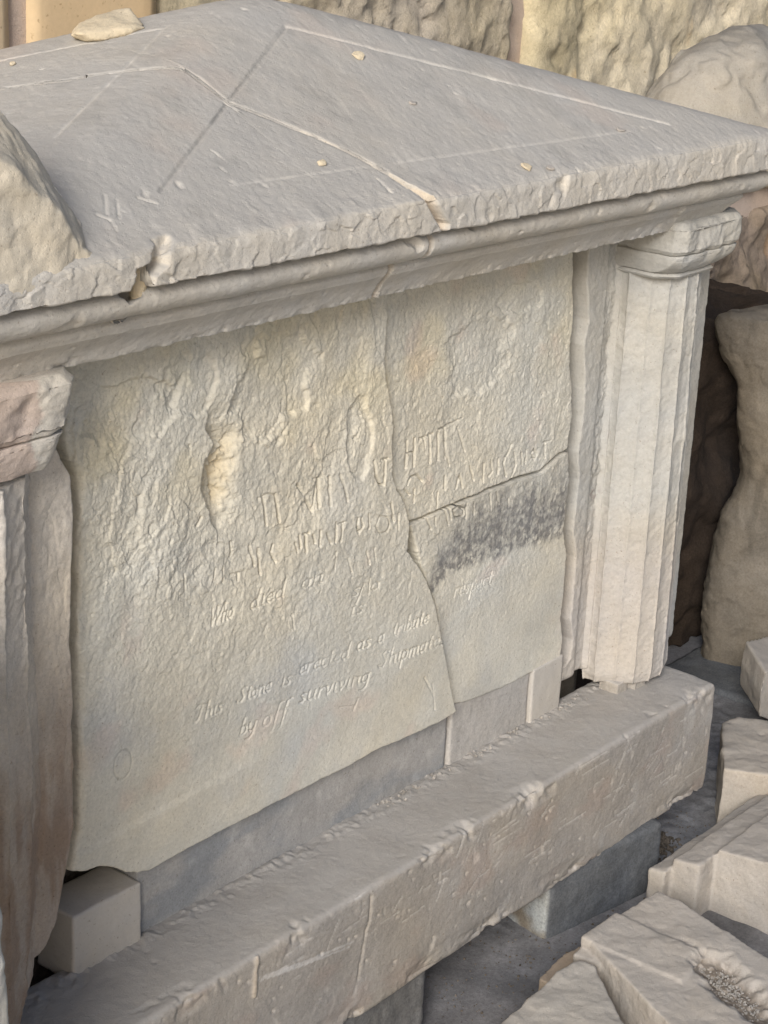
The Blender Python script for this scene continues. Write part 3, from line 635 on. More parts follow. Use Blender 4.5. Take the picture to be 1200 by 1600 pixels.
def lid_relief(V, rowkind, seed):
    """displacement along the outward normal and tint"""
    n = len(V); T = np.ones((n, 3)); d = np.zeros(n)
    roof = rowkind == 4; mould = ~roof; fas = rowkind == 3
    d += 0.0012 * fbm(V, 12, 3, seed) + 0.0007 * fbm(V, 75, 4, seed + 1, .65)
    d[fas] += 0.0016 * fbm(V[fas], 26, 4, seed + 2) + 0.0022 * facets(V[fas, 0], V[fas, 2], 38, seed + 3) + 0.0022 * flakes(V[fas], 14, seed + 3, 3, .12)
    md = mould & ~fas
    d[md] -= 0.004 * pits(V[md] * np.array([1, 1, 1.6]), 42, seed + 4, .40) - 0.0012 * fbm(V[md], 30, 3, seed + 5)
    chip = pits(V, 17, seed + 6, 0.42); d[mould] -= 0.018 * chip[mould]
    T[mould] *= 1 + 0.5 * np.minimum(chip[mould], .35)[:, None] * np.array([1.0, .9, .7])
    # lower arris of the cove is nibbled
    low = (rowkind == 0); k = np.clip(1 - (V[:, 2] - np.polyval(k_cav, V[:, 0])) / 0.012, 0, 1) * low
    d -= 0.006 * k * np.clip(fbm(V, 45, 3, seed + 7) + .25, 0, 1)
    if roof.any():
        R = V[roof]; dr = d[roof]; Tr = T[roof]; X, Y = R[:, 0], R[:, 1]
        fr = 1 - sstep(Y - YE, 0.0, 0.10)
        dr += fr * (0.0016 * fbm(R, 26, 4, seed + 2) + 0.0022 * flakes(R, 14, seed + 3, 3, .12))
        st = np.stack([X * 0.45 + Y * .9, Y * 0 + .2, -X * .9 + Y * 0.45], 1)     # slanting tool scratches
        dr += 0.0004 * fbm(st * np.array([0.2, 1, 1]), 120, 3, seed + 8, .7) + .0005 * fbm(R, 24, 4, seed + 18, .7)
        pt = pits(R, 38, seed + 9, .5); dr -= 0.004 * pt; Tr *= 1 + 0.35 * pt[:, None] * np.array([1, .95, .85])
        pt = pits(R, 130, seed + 19, .42); dr -= 0.0016 * pt; Tr *= 1 - .22 * pt[:, None]
        pt = sstep(pits(R, 60, seed + 29, .48), .02, .15); Tr *= 1 + .13 * pt[:, None] * np.array([1, .98, .93])
        dk = sstep(fbm(R, 13, 4, seed + 31, .6), .12, .5)[:, None]; Tr *= 1 - .09 * dk
        streak = sstep(fbm(st * np.array([.22, 1, 1]), 60, 3, seed + 10), .28, .6)[:, None]; Tr *= 1 + .15 * streak * np.array([1, .98, .92])
        pk = sstep(fbm(R, 5, 4, seed + 11), .1, .5)[:, None]; Tr *= 1 + pk * np.array([.04, -.005, -.03])
        for pl, dep, hw, br in SCORES:
            dd = seg_dist(X, Y, pl[0], pl[1]) + 0.0012 * fbm(R, 50, 2, 3)
            g = 1 - sstep(dd, hw * .35, hw); g = g * (0.75 + 0.5 * fbm(R, 30, 2, 8)).clip(0.2, 1); dr -= dep * g; Tr *= 1 + (br - 1) * g[:, None] * np.array([1, .97, .9])
        dc = poly_dist(X, Y, np.stack([cx, cy], 1)) + 0.004 * fbm(R, 40, 3, 12); g = 1 - sstep(dc, .001, .009)
        Tr *= 1 + .24 * g[:, None] * np.array([1, .92, .78]); dr -= 0.002 * g
        d[roof] = dr; T[roof] = Tr
    # dowel hole broken out of the eave
    near = np.abs(V[:, 0] - HOLE[2][0]) < 0.2; m = np.nonzero(near)[0]; q = V[m]
    HP = [(240, 372), (245, 394), (238, 410), (216, 420), (207, 448), (207, 468), (222, 480), (240, 466), (243, 434), (262, 415), (277, 396), (273, 381), (262, 362), (251, 366)]
    hp = np.array([(at(u_, v_, 1, YE) if v_ > 398 else on_roof(u_, v_))[[0, 2]] for u_, v_ in HP])
    sd = inside_poly(q[:, 0], q[:, 2], hp) + .0035 * fbm(q, 45, 3, 15) + np.clip(q[:, 1] - YE - 0.06, 0, 1)
    g = (1 - sstep(sd, -.005, .0005)) * (rowkind[m] >= 2); g2 = g
    gx = sstep(q[:, 0], hp[3, 0], hp[11, 0]); d[m] -= g * (.046 - .034 * gx + .006 * fbm(q, 30, 3, 17))
    T[m] *= 1 + (0.14 * g)[:, None] * np.array([1.0, .85, .6])
    return d, T
def lid_piece(side, parent):
    nm = len(prof); gap = 0.0025
    dx = 0.0023
    if side == 'L':
        n = int((XTOP - XL) / dx); u = np.linspace(0, 1, n)
        rows = []
        for j, (kd, yy, zf) in enumerate(prof):
            x0 = XL - (yy - YE) * -1.0 * 1.0 if False else XL + (yy - YE)
            xs = x0 + (XC[j] - gap - x0) * u; rows.append((np.stack([xs, np.full(n, yy), zf(xs)], 1)))
        xs = XL + (XTOP - gap - XL) * u; ye = yc(xs) - gap; nr = 240
        ts = np.linspace(0, 1, nr + 1)[1:] ** 1.15
        for t in ts:
            y = YE + (np.maximum(ye, YE + 0.004) - YE) * t; rows.append(np.stack([xs, y, roof_z(xs, y)], 1))
        skirt_end = True
    else:
        n = int((XR - XL) / dx); xs = np.linspace(XL, XR, n); rows = []
        un = np.linspace(0, 1, n)
        for j, (kd, yy, zf) in enumerate(prof):
            x1 = XR - (yy - YE)
            g_ = GAPS[kd] if kd != 'fascia' else .008 + .014 * min(1, KINDS[:j].count('fascia') / 12); s = np.clip((xs - XTR) / (XR - XTR), 0, 1); xx = XC[j] + g_ + (x1 - XC[j] - g_) * s
            rw = np.stack([xx, np.full(n, yy), zf(xx)], 1); y_ = yc(xs, True) + gap
            rows.append(np.where((xs >= XTR)[:, None], rw, np.stack([xs, y_, roof_z(xs, y_)], 1)))
        ys = np.where(xs < XTR, yc(xs, True) + gap, YE); nr = 360
        ts = np.linspace(0, 1, nr + 1)[1:] ** 1.15
        for t in ts:
            y = ys + (YB - ys) * t; rows.append(np.stack([xs, y, roof_z(xs, y)], 1))
    P = np.stack(rows, 0)                                           # rows x stations
    # soften the eave
    j0 = nm
    if side == 'L':
        sl_ = slice(0, n); 
    pad = 20
    seg = P[nm - pad:nm + pad + 1].copy()
    for _ in range(60): seg[1:-1] = 0.5 * seg[1:-1] + 0.25 * (seg[:-2] + seg[2:])
    P[nm - pad:nm + pad + 1] = seg if side == 'L' else np.where((xs >= XTR - 0.002)[None, :, None], seg, P[nm - pad:nm + pad + 1])
    kidx = np.array([{'cove_moulding': 0, 'fillet': 1, 'roll_moulding': 2, 'fascia': 3}[k] for k in KINDS] + [4] * nr)
    N = -grid_normals(P); 
    if N[nm + 60, n // 2, 2] < 0: N = -N
    fl = P.reshape(-1, 3); rk = np.repeat(kidx, n)
    d, T = lid_relief(fl, rk, 300 if side == 'L' else 300)
    Vd = (fl + N.reshape(-1, 3) * d[:, None]).reshape(P.shape); T = T.reshape(P.shape)
    out = {}
    for kd, code in (('roof_slope', 4), ('fascia', 3), ('roll_moulding', 2), ('fillet', 1), ('cove_moulding', 0)):
        r = np.nonzero(kidx == code)[0]; lo, hi = r[0], r[-1]
        lo = max(0, lo - 1)                                          # share the row below
        A = Vd[lo:hi + 1].copy(); TA = T[lo:hi + 1].copy()
        if side == 'R' and code != 4:
            st = np.nonzero(xs >= XTR)[0][0]; A = A[:, st:]; TA = TA[:, st:]
        # thickness: broken face at the crack, returned moulding at the outer ends
        if code != 4:
            depth = 0.30
            cr = (A[:, -1:] if side == 'L' else A[:, :1]).copy(); en = A[:, :1] if side == 'L' else A[:, -1:]
            ks = np.linspace(0, 1, 9)[1:]
            cf = np.concatenate([cr + np.array([0, 1, 0]) * (0.10 * k) + np.array([1, 0, 0]) * (0.004 * math.sin(k * 6) if side == 'L' else -0.04 * k) for k in ks], 1)
            ef = np.concatenate([en * (1 - k * np.array([0, 1, 0])) + np.array([0, YB, 0]) * k for k in ks], 1)
            tc = np.repeat(TA[:, -1:] if side == 'L' else TA[:, :1], 8, 1) * np.array([1.16, 1.06, .95]); te = np.repeat(TA[:, :1] if side == 'L' else TA[:, -1:], 8, 1)
            if side == 'L': A = np.concatenate([ef[:, ::-1], A, cf], 1); TA = np.concatenate([te, TA, tc], 1)
            else: A = np.concatenate([cf[:, ::-1], A, ef], 1); TA = np.concatenate([tc, TA, te], 1)
            if code == 0:                                            # flat soffit behind the cove
                b = [A[:1] + np.array([0, 0.09, 0.0]) * k for k in (1.0, .5)]
                A = np.concatenate(b + [A], 0); TA = np.concatenate([TA[:1]] * 2 + [TA], 0)
        else:
            # sink the border along the crack into a broken face
            kk = np.linspace(0, 1, 7)[1:]
            if side == 'L':
                e = A[-1:]; fr_k = (.12 + .88 * sstep(e[..., 1:2] - YE, .01, .06)); f_ = np.concatenate([e + np.array([0, 0.02, -0.10]) * fr_k * k for k in kk], 0)
                A = np.concatenate([A, f_], 0); TA = np.concatenate([TA, np.repeat(TA[-1:], 6, 0) * np.array([1.1, 1.02, .92])], 0)
            else:
                e = A[:1]; msk = (xs < XTR)[None, :, None]
                fr_k = (.12 + .88 * sstep(e[..., 1:2] - YE, .01, .06)); f_ = np.concatenate([e + np.array([-0.03, 0.03, -0.08]) * fr_k * k * msk for k in kk[::-1]], 0)
                A = np.concatenate([f_, A], 0); TA = np.concatenate([np.repeat(TA[:1], 6, 0) * np.array([1.1, 1.02, .92]), TA], 0)
                bk = np.concatenate([A[-1:] + np.array([0, 0, -0.12]) * k for k in (.5, 1.)], 0); A = np.concatenate([A, bk], 0); TA = np.concatenate([TA, TA[-1:], TA[-1:]], 0)
        out[kd] = link_mesh(kd, A.reshape(-1, 3), grid_faces(A.shape[0], A.shape[1], flip=True), MAT_LID, parent, TA.reshape(-1, 3))
    return out
lidL = empty('lid_fragment', (0.1, -0.1, 0.78)); lidR = empty('lid_fragment', (1.1, 0.2, 0.78))
tag(lidL, 'left front fragment of the grey dusty lid, with the broken dowel hole in its edge', 'lid fragment', 'fragments of the broken monument lid')
tag(lidR, 'right hand main fragment of the grey dusty lid, reaching back to the peak', 'lid fragment', 'fragments of the broken monument lid')
lid_piece('L', lidL); lid_piece('R', lidR)
# pale mortar plug and rusty pin seen in the dowel hole
hc = at(226, 450, 1, YE + 0.02)
tag(stone('mortar_plug', Shells().lathe([(0.010, hc[2] - 0.02), (0.011, hc[2]), (0.011, hc[2] + 0.03), (0.008, hc[2] + 0.042)], hc[0], hc[1] + 0.012, 18), 0.0016, MAT_CHIP, lidL, amp=.001, freq=60, seed=3), 'pale mortar plug in the dowel hole')
# corner acroteria
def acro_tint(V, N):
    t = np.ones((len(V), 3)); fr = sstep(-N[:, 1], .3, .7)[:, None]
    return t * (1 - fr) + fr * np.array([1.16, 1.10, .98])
a1 = [(-0.40, -0.172, .90), (-0.090, -0.160, .93), (-0.16, -0.162, 1.015), (-0.22, -0.162, 1.065), (-0.28, -0.158, 1.10), (-0.40, -0.158, 1.14)]
a2 = [(-0.40, -0.02, .90), (-0.030, -0.115, .92), (-0.105, -0.095, 1.03), (-0.165, -0.080, 1.115), (-0.30, -0.05, 1.22)]
stone('acroterion', Shells().hull(a1 + a2), 0.0035, MAT_LID, lidL, amp=.004, freq=20, flake=.007, ff=13, seed=41, tintfn=acro_tint, smooth_it=3)
sh = Shells()
def dome(cx_, cy_, z0, rx, ry, rz, n=22):
    pts = []
    for i in range(0, 8):
        f_ = i / 7 * math.pi / 2
        for t in range(n):
            a = 2 * math.pi * t / n; pts.append((cx_ + rx * math.cos(f_) * math.cos(a), cy_ + ry * math.cos(f_) * math.sin(a), z0 + rz * math.sin(f_)))
    return pts
sh.hull(dome(1.81, 0.06, 0.86, 0.285, 0.14, 0.212))
stone('acroterion', sh, 0.005, MAT_COL, lidR, amp=.006, freq=12, flake=.022, ff=6, seed=45, smooth_it=3,
      tintfn=lambda V, N: np.ones((len(V), 3)) * np.array([.80, .76, .71]) * (1 - .25 * sstep(V[:, 2] + .05 * fbm(V, 9, 3, 2), 1.03, 1.06))[:, None])

# ================================================================== COLUMNS
def loft(name, secs, per_edge, nz, mat, parent, amp, seed, tintfn=None, extra=None, cap=True):
    """secs: list of (z, polygon) with equal vertex counts; corners stay crisp"""
    zs = np.array([s[0] for s in secs]); polys = np.array([s[1] for s in secs], float)
    zi = np.unique(np.r_[np.linspace(zs[0], zs[-1], nz), zs]); K = polys.shape[1]
    poly = np.stack([[np.interp(zi, zs, polys[:, k, c]) for c in range(2)] for k in range(K)], 0)    # K,2,nz
    ring = []
    for k in range(K):
        a, b = poly[k], poly[(k + 1) % K]; m = per_edge[k]
        for t in np.arange(m) / m: ring.append(a * (1 - t) + b * t)
    ring = np.stack(ring, 0).transpose(2, 0, 1); nzz, nr = ring.shape[:2]
    P = np.concatenate([ring, np.broadcast_to(zi[:, None, None], (nzz, nr, 1))], 2)
    Pw = np.concatenate([P[:, -1:], P, P[:, :1]], 1); N = grid_normals(Pw)[:, 1:-1]
    c = P.mean(1, keepdims=True)
    if ((P - c) * N).sum() < 0: N = -N
    V = P.reshape(-1, 3); Nf = N.reshape(-1, 3)
    d = amp * (0.7 * fbm(V * np.array([1, 1, .7]), 16, 4, seed) + 0.5 * fbm(V, 70, 3, seed + 1))
    if extra is not None: d = d + extra(V, Nf)
    V2 = V + Nf * d[:, None]; T = tintfn(V, Nf) if tintfn else np.ones((len(V), 3))
    Fq = grid_faces(nzz, nr, True)
    if cap:
        b = len(V2); cb = V2[:nr].mean(0); ct = V2[-nr:].mean(0); V2 = np.r_[V2, [cb, ct]]; T = np.r_[T, T[:1], T[-1:]]
        j = np.arange(nr); j2 = (j + 1) % nr
        Fq = np.r_[Fq, np.stack([j, j2, np.full(nr, b), np.full(nr, b)], 1)]
        tri_t = np.stack([(nzz - 1) * nr + j2, (nzz - 1) * nr + j, np.full(nr, b + 1), np.full(nr, b + 1)], 1)
        # caps as triangles in a quad array are not allowed: build separately below
        quads = grid_faces(nzz, nr, True); tris = np.r_[np.stack([j2, j, np.full(nr, b)], 1)[:, ::-1], np.stack([(nzz - 1) * nr + j, (nzz - 1) * nr + j2, np.full(nr, b + 1)], 1)[:, ::-1]]
        Fq = np.r_[np.stack([quads[:, 0], quads[:, 1], quads[:, 2]], 1), np.stack([quads[:, 0], quads[:, 2], quads[:, 3]], 1), tris]
    return link_mesh(name, V2, Fq, mat, parent, T)
def shaft_poly(xl, xr, proj, y_wall=0.03):
    ref = [(0, .03), (0, 0), (.116, -.41), (.218, -.77), (.385, -.98), (.58, -1.0), (.77, -.80), (.93, -.38), (1, 0), (1, .03)]
    return [(xl + (xr - xl) * a, y_wall if k in (0, 9) else b * proj) for k, (a, b) in enumerate(ref)]
def fluted(xl, xr, proj, sink=0.0035):
    """stilted half polygon; each facet slightly hollow"""
    base = shaft_poly(xl, xr, proj); out = []
    for a, b in zip(base[:-1], base[1:]):
        a = np.array(a); b = np.array(b); out.append(a); t = b - a; L = np.hypot(*t)
        if L > 0.02:
            n = np.array([-t[1], t[0]]) / L
            cxx = np.array([(xl + xr) / 2, 0.0]); m = (a + b) / 2
            if (m - cxx) @ n > 0: n = -n
            for s, kk in ((.12, .55), (.5, 1.0), (.88, .55)): out.append(a + t * s + n * sink * kk)
    out.append(np.array(base[-1])); return out
def col_tint(V, N=None):
    t = np.ones((len(V), 3)); q = V
    st = sstep(fbm(q * np.array([1, 1, 1.0]), 22, 4, 71), .30, .5) * np.exp(-((q[:, 2] - 0.25) / 0.07) ** 2) * sstep(fbm(q, 90, 3, 72), -.2, .2)
    t *= 1 - .30 * st[:, None] * np.array([.8, 1, 1])
    pk = (1 - sstep(q[:, 2], .05, .25))[:, None]; t *= 1 + pk * np.array([.0, -.035, -.03])
    return t
colR = empty('engaged_column', (1.47, 0.0, -0.17))
tag(colR, 'pale engaged column with shallow flutes and moulded capital at the right of the panel', 'column', 'engaged columns flanking the panel')
zb, zt_ = -0.168, 0.672
botp = fluted(1.369, 1.585, 0.081); topp = fluted(1.367, 1.560, 0.080)
pe = [4] * len(botp)
loft('shaft', [(zb, botp), (zt_, topp)], pe, 300, MAT_COL, colR, 0.0018, 500, col_tint,
     extra=lambda V, N: 0.004 * flakes(V * np.array([1, 1, .5]), 14, 502) * sstep(V[:, 2], .05, .35) - 0.006 * pits(V, 26, 503, .42) - 0.0026 * pits(V, 95, 504, .32) + .0016 * fbm(V, 55, 4, 505, .65) - .004 * sstep(.02 - np.abs(V[:, 2] + .168), 0, .02) * (1 + fbm(V, 30, 3, 506)))
pil = Shells()
def pil_piece(name, parent, left_pts, xr_, thick, y0, seed, mat, tint, rec):
    """flat strip behind the shaft with a broken outer edge"""
    Lz = np.array([(p[0], p[1]) for p in left_pts]); z = np.linspace(Lz[:, 1].min(), Lz[:, 1].max(), 560)
    o = np.argsort(Lz[:, 1]); xe = np.interp(z, Lz[o, 1], Lz[o, 0])
    xe = xe + 0.0010 * fbm(np.stack([z, z * 0 + seed, z * 0], 1), 40, 4, seed, .6)
    n = 110; u = np.linspace(0, 1, n)[None, :]
    X = xe[:, None] * (1 - u) + xr_ * u; Z = np.repeat(z[:, None], n, 1); q = np.stack([X, X * 0 + seed, Z], -1).reshape(-1, 3)
    dist = np.abs(X - xe[:, None]); kx = np.clip(1 - dist / 0.004, 0, 1)
    h = (0.002 * fbm(q, 20, 4, seed + 1) + 0.0012 * fbm(q, 70, 3, seed + 2)).reshape(X.shape)
    h += rec(X, Z, q)
    kz = np.clip(1 - (Z - z[0]) / 0.012, 0, 1)
    Y = y0 - h + 0.004 * (1 - np.sqrt(1 - kx ** 2 * .999)) + 0.010 * (1 - np.sqrt(1 - kz ** 2 * .999))
    P = np.stack([X, Y, Z], -1); P = np.pad(P, ((2, 2), (2, 2), (0, 0)), 'edge')
    k = np.zeros(P.shape[:2]); k[:2] = 1; k[-2:] = 1; k[:, :2] = 1; k[:, -2:] = 1; k[0] = 2; k[-1] = 2; k[:, 0] = 2; k[:, -1] = 2
    P[..., 1] += k * thick / 2; V = P.reshape(-1, 3)
    return link_mesh(name, V, grid_faces(P.shape[0], P.shape[1]), mat, parent, tint(V) if tint else None)
def recR(X, Z, q):
    wv = 0.006 * fbm(q, 14, 3, 77).reshape(X.shape)
    hack = sstep(X + wv, 1.314, 1.330) * (1 - sstep(X, 1.362, 1.37))
    rg = (0.006 * flakes(q * np.array([1, 1, .5]), 22, 78) + 0.005 * fbm(q, 40, 4, 79)).reshape(X.shape)
    return hack * (-0.010 * sstep(X, 1.314, 1.34) + rg * sstep(Z, -.1, .3) )
rp = at_poly(SH([(917, 380), (915, 450), (917, 500), (910, 540), (911, 600), (909, 650), (903, 690), (900, 708), (902, 750), (896, 800), (893, 830), (897, 870), (893, 920), (892, 940), (889, 970), (893, 1000), (888, 1030), (876, 1045), (876, 1068)], 3.0), 1, 0.018)
pil_piece('pilaster', colR, [(p[0], p[2]) for p in rp], 1.39, 0.09, 0.018, 510, MAT_COL, col_tint, recR)
pil_piece('pilaster', colR, [(1.655, -0.16), (1.655, 0.73)], 1.56, 0.09, -0.004, 515, MAT_COL, None, lambda X, Z, q: 0 * X)
def capital(parent, xl, xr, proj, ztop, zaba, zech, xsl, xsr, sproj, seed, mat, tintfn, chip, chip_ring=True):
    """abacus, rounded echinus and neck ring"""
    def rect(x0, x1, p, yb=0.03, c=0.020):
        return [(x0, yb), (x0, -p + c), (x0 + c, -p), (x1 - c, -p), (x1, -p + c), (x1, yb)]
    per = [40, 6, 60, 6, 40, 2]
    rag = lambda V, N: -0.007 * pits(V, 16, seed + 3, .30) - .010 * sstep(np.clip(.06 - np.abs(V[:, 1] + proj), 0, 1), .045, .06) * np.clip(.2 + fbm(V, 20, 3, seed + 8), 0, 1) - 0.003 * pits(V, 50, seed + 4, .35) + 0.003 * fbm(V, 25, 4, seed + 5) - chip(V)
    loft('abacus', [(zaba, rect(xl + .006, xr - .006, proj - .006)), (zaba + .008, rect(xl, xr, proj)), (ztop - .012, rect(xl - .003, xr + .003, proj + .003)), (ztop, rect(xl + .006, xr - .006, proj - .006))], per, 50, mat, parent, .0015, seed, tintfn, rag)
    secs = []
    for s in np.linspace(0, 1, 9):
        k = math.sin(s * math.pi / 2) ** 0.9
        a = (xsl - .004) * (1 - k) + (xl + .003) * k; b = (xsr + .004) * (1 - k) + (xr - .003) * k; p = (sproj + .004) * (1 - k) + (proj - .003) * k
        secs.append((zech + (zaba - .002 - zech) * s, rect(a, b, p, c=0.035 * (1 - k) + .012 * k)))
    loft('echinus', secs, per, 40, mat, parent, .0015, seed + 20, tintfn, rag)
    if chip_ring: loft('neck_ring', [(zech - .012, rect(xsl - .001, xsr + .001, sproj + .001, c=.035)), (zech - .007, rect(xsl - .005, xsr + .005, sproj + .005, c=.035)), (zech - .002, rect(xsl - .001, xsr + .001, sproj + .001, c=.035))], per, 10, mat, parent, .001, seed + 30, tintfn, None)
capital(colR, 1.352, 1.575, 0.114, 0.772, 0.712, 0.674, 1.368, 1.545, 0.082, 520, MAT_COL, None,
        lambda V: 0.03 * sstep(V[:, 0], 1.545, 1.60) * (1 - sstep(V[:, 2], .70, .75)))
colL = empty('engaged_column', (-0.24, 0.0, -0.17))
tag(colL, 'battered engaged column with reddish capital at the left edge beside the largest slab', 'column', 'engaged columns flanking the panel')
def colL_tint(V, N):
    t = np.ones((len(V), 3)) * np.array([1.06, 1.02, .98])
    br = (1 - sstep(V[:, 2] + .12 * fbm(V * np.array([1, 1, .4]), 14, 4, 81), .06, .42)) * (0.6 + .6 * sstep(fbm(V * np.array([2, 1, .35]), 16, 4, 82), -.2, .3))  # shade painted in: column colour browned and darkened towards the foot
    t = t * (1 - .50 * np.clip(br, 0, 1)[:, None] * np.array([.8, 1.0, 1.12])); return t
def capL_tint(V, N):
    t = np.ones((len(V), 3)) * np.array([1.1, 1.08, 1.04]); rd = sstep(-(V[:, 0] + .145) + .03 * fbm(V, 25, 3, 84), -.004, .006)[:, None]
    return t * (1 - rd) + rd * np.array([1.02, .89, .84])
loft('shaft', [(-0.185, fluted(-.36, -.120, .085)), (-.10, fluted(-.36, -.092, .098)), (.1, fluted(-.36, -.076, .098)), (zt_ - .02, fluted(-.355, -.074, .092))], pe, 300, MAT_COLD, colL, .004, 540, colL_tint,
     extra=lambda V, N: 0.007 * flakes(V * np.array([1, 1, .4]), 10, 542, 3, .12) + .003 * fbm(V, 40, 4, 545, .6) - 0.006 * pits(V, 30, 543, .4))
lp = at_poly([(96, 600), (86, 690), (96, 718), (112, 745), (116, 800), (113, 900), (110, 1000), (114, 1060), (116, 1100), (113, 1130), (118, 1200), (116, 1290), (110, 1330), (100, 1380), (90, 1440), (72, 1478), (52, 1508)], 1, -0.036)
# broken outer edge on the right: mirror in x
pil_piece('pilaster', colL, [(p[0], p[2]) for p in lp], -0.17, 0.11, -0.036, 550, MAT_COLD, lambda V: colL_tint(V, None),
          lambda X, Z, q: 0.004 * flakes(q * np.array([1, 1, .4]), 18, 552).reshape(X.shape) - .010 * (1 - sstep(X, -.14, -.08)))
capital(colL, -0.40, -0.080, 0.112, 0.789, 0.712, 0.665, -.36, -.080, .090, 560, MAT_COLD, capL_tint,
        lambda V: 0.028 * (1 - sstep(V[:, 2], .66, .745)) * sstep(V[:, 0], -.13, -.08), False)

# ================================================================== PLINTH STONE, PACKING BLOCKS
def plinth():
    x0, x1, y0, y1, z0, z1 = -0.46, 1.585, -0.158, 0.034, -0.428, -0.186
    V, Q, N = rbox(x0, x1, y0, y1, z0, z1, 0.012, 0.0027)
    front = sstep(-N[:, 1], .5, .9); top = sstep(N[:, 2], .5, .9); q = V
    d = 0.003 * fbm(q, 5, 3, 600) + 0.0006 * fbm(q, 70, 4, 601, .65)
    st = np.stack([q[:, 0] * .8 + q[:, 1] * .6, q[:, 1] * .8 - q[:, 0] * .6, q[:, 2]], 1)
    d += top * (0.0010 * fbm(st * np.array([.2, 1, 1]), 45, 3, 602) + 0.002 * fbm(q, 8, 3, 603) - .002 * pits(q, 60, 613, .4))
    d += top * 0.006 * np.clip(1 - np.abs(q[:, 1] - 0.004) / 0.03, 0, 1) * np.clip(.2 + 1.4 * fbm(q, 50, 4, 604), 0, 1)   # rubble drift against the packing
    d += front * (.0005 * facets(q[:, 0], q[:, 2], 26, 614) - 0.0035 * pits(q * np.array([1, 1, .6]), 42, 605, .38) - 0.0018 * pits(q, 110, 606, .3))
    # worn, chipped arrises
    ed = np.minimum(np.abs(q[:, 2] - z1), np.abs(q[:, 2] - z0)) + np.abs(q[:, 1] - y0)
    k = np.clip(1 - ed / 0.035, 0, 1); ch = np.clip(fbm(q, 9, 4, 607, .6) - .10, 0, 1); d -= k * 0.045 * ch
    k2 = np.clip(1 - ((q[:, 2] - z0) + .3 * np.abs(q[:, 1] - y0)) / 0.05, 0, 1) * front; d -= k2 * .02 * np.clip(fbm(q * np.array([1, 1, 2]), 7, 4, 608) + .1, 0, 1)
    T = np.ones((len(V), 3))
    red = sstep(fbm(q * np.array([1, 1, 1.5]), 6, 4, 610), .12, .42)[:, None] * front[:, None]; T *= 1 + red * np.array([.02, -.035, -.05])
    pale = sstep(fbm(q * np.array([1, 1, .6]), 11, 4, 611), .34, .55)[:, None] * front[:, None]; T = T * (1 - .6 * pale) + .6 * pale * np.array([1.18, 1.22, 1.27])
    ptc = sstep(pits(q * np.array([1, 1, .6]), 42, 605, .38), .02, .2)[:, None] * front[:, None]; T *= 1 + .22 * ptc
    T *= 1 + (.45 * np.clip(k * ch * 2, 0, .4))[:, None] * np.array([1, .95, .85])
    # pale scrape marks and one run of spilled lime
    def sx(u, v): return at(u, v, 1, y0)[[0, 2]]
    m = front > .3; X, Z = q[m, 0], q[m, 2]; Tm = T[m]; dm = d[m]
    for k_ in range(7):
        a = sx(398 + 4 * k_, 1530 - 1.5 * k_ + 3 * (k_ % 3)); b = sx(510 + 7 * k_, 1490 - 3 * k_ + 5 * (k_ % 2)); g = (1 - sstep(seg_dist(X, Z, a, b) + .001 * fbm(q[m], 60, 2, k_), .0004, .0016))[:, None]
        Tm = Tm * (1 - .75 * g) + .75 * g * np.array([1.5, 1.56, 1.66])
    for k_ in range(110):
        cu = rng.uniform(430, 1090); t_ = (cu - 400) / 700; cv = 1480 - 330 * t_ - rng.uniform(-80, 60); ln = rng.uniform(8, 55)
        sl_ = rng.choice([-0.6, -1.6, -2.6, -0.75]); a = sx(cu, cv); b = sx(cu + ln / math.hypot(1, sl_), cv + sl_ * ln / math.hypot(1, sl_))
        g = (1 - sstep(seg_dist(X, Z, a, b) + .0016 * fbm(q[m], 70, 2, k_), .0003, .0018))[:, None]; Tm = Tm * (1 - .75 * g) + .75 * g * np.array([1.50, 1.52, 1.56]); dm -= .0012 * g[:, 0]
    for k_ in range(150):
        cu = rng.uniform(90, 1105); t_ = (cu - 400) / 700; cv = 1500 - 340 * t_ - rng.uniform(-110, 80); a = sx(cu, cv); rr_ = rng.uniform(.0015, .005)
        g = (1 - sstep(np.hypot((X - a[0]) * rng.uniform(.5, 1.2), Z - a[1]) + .002 * fbm(q[m], 60, 2, k_ + 200), rr_ * .5, rr_))[:, None]; Tm = Tm * (1 - .6 * g) + .6 * g * np.array([1.40, 1.38, 1.36]); dm -= .0025 * g[:, 0]
    pl = np.array([sx(400, 1462), sx(404, 1490), sx(398, 1520), sx(398, 1555)]); g = (1 - sstep(poly_dist(X, Z, pl) + .003 * fbm(q[m], 50, 3, 5), .002, .007))[:, None]
    Tm = Tm * (1 - .7 * g) + .7 * g * np.array([1.5, 1.38, 1.22]); dm += .003 * g[:, 0]
    pl = np.array([sx(580, 1400), sx(577, 1440), sx(572, 1455), sx(560, 1530)]); g = (1 - sstep(poly_dist(X, Z, pl) + .003 * fbm(q[m], 50, 3, 6), .001, .004))[:, None]
    Tm = Tm * (1 - .5 * g) + .5 * g * np.array([1.4, 1.35, 1.28]); dm -= .003 * g[:, 0]
    T[m] = Tm; d[m] = dm
    o = link_mesh('plinth_stone', V + N * d[:, None], Q, MAT_BASE, tint=T)
    tag(o, 'long brown stone beam lying under the monument, scratched on its front', 'plinth stone')
plinth()
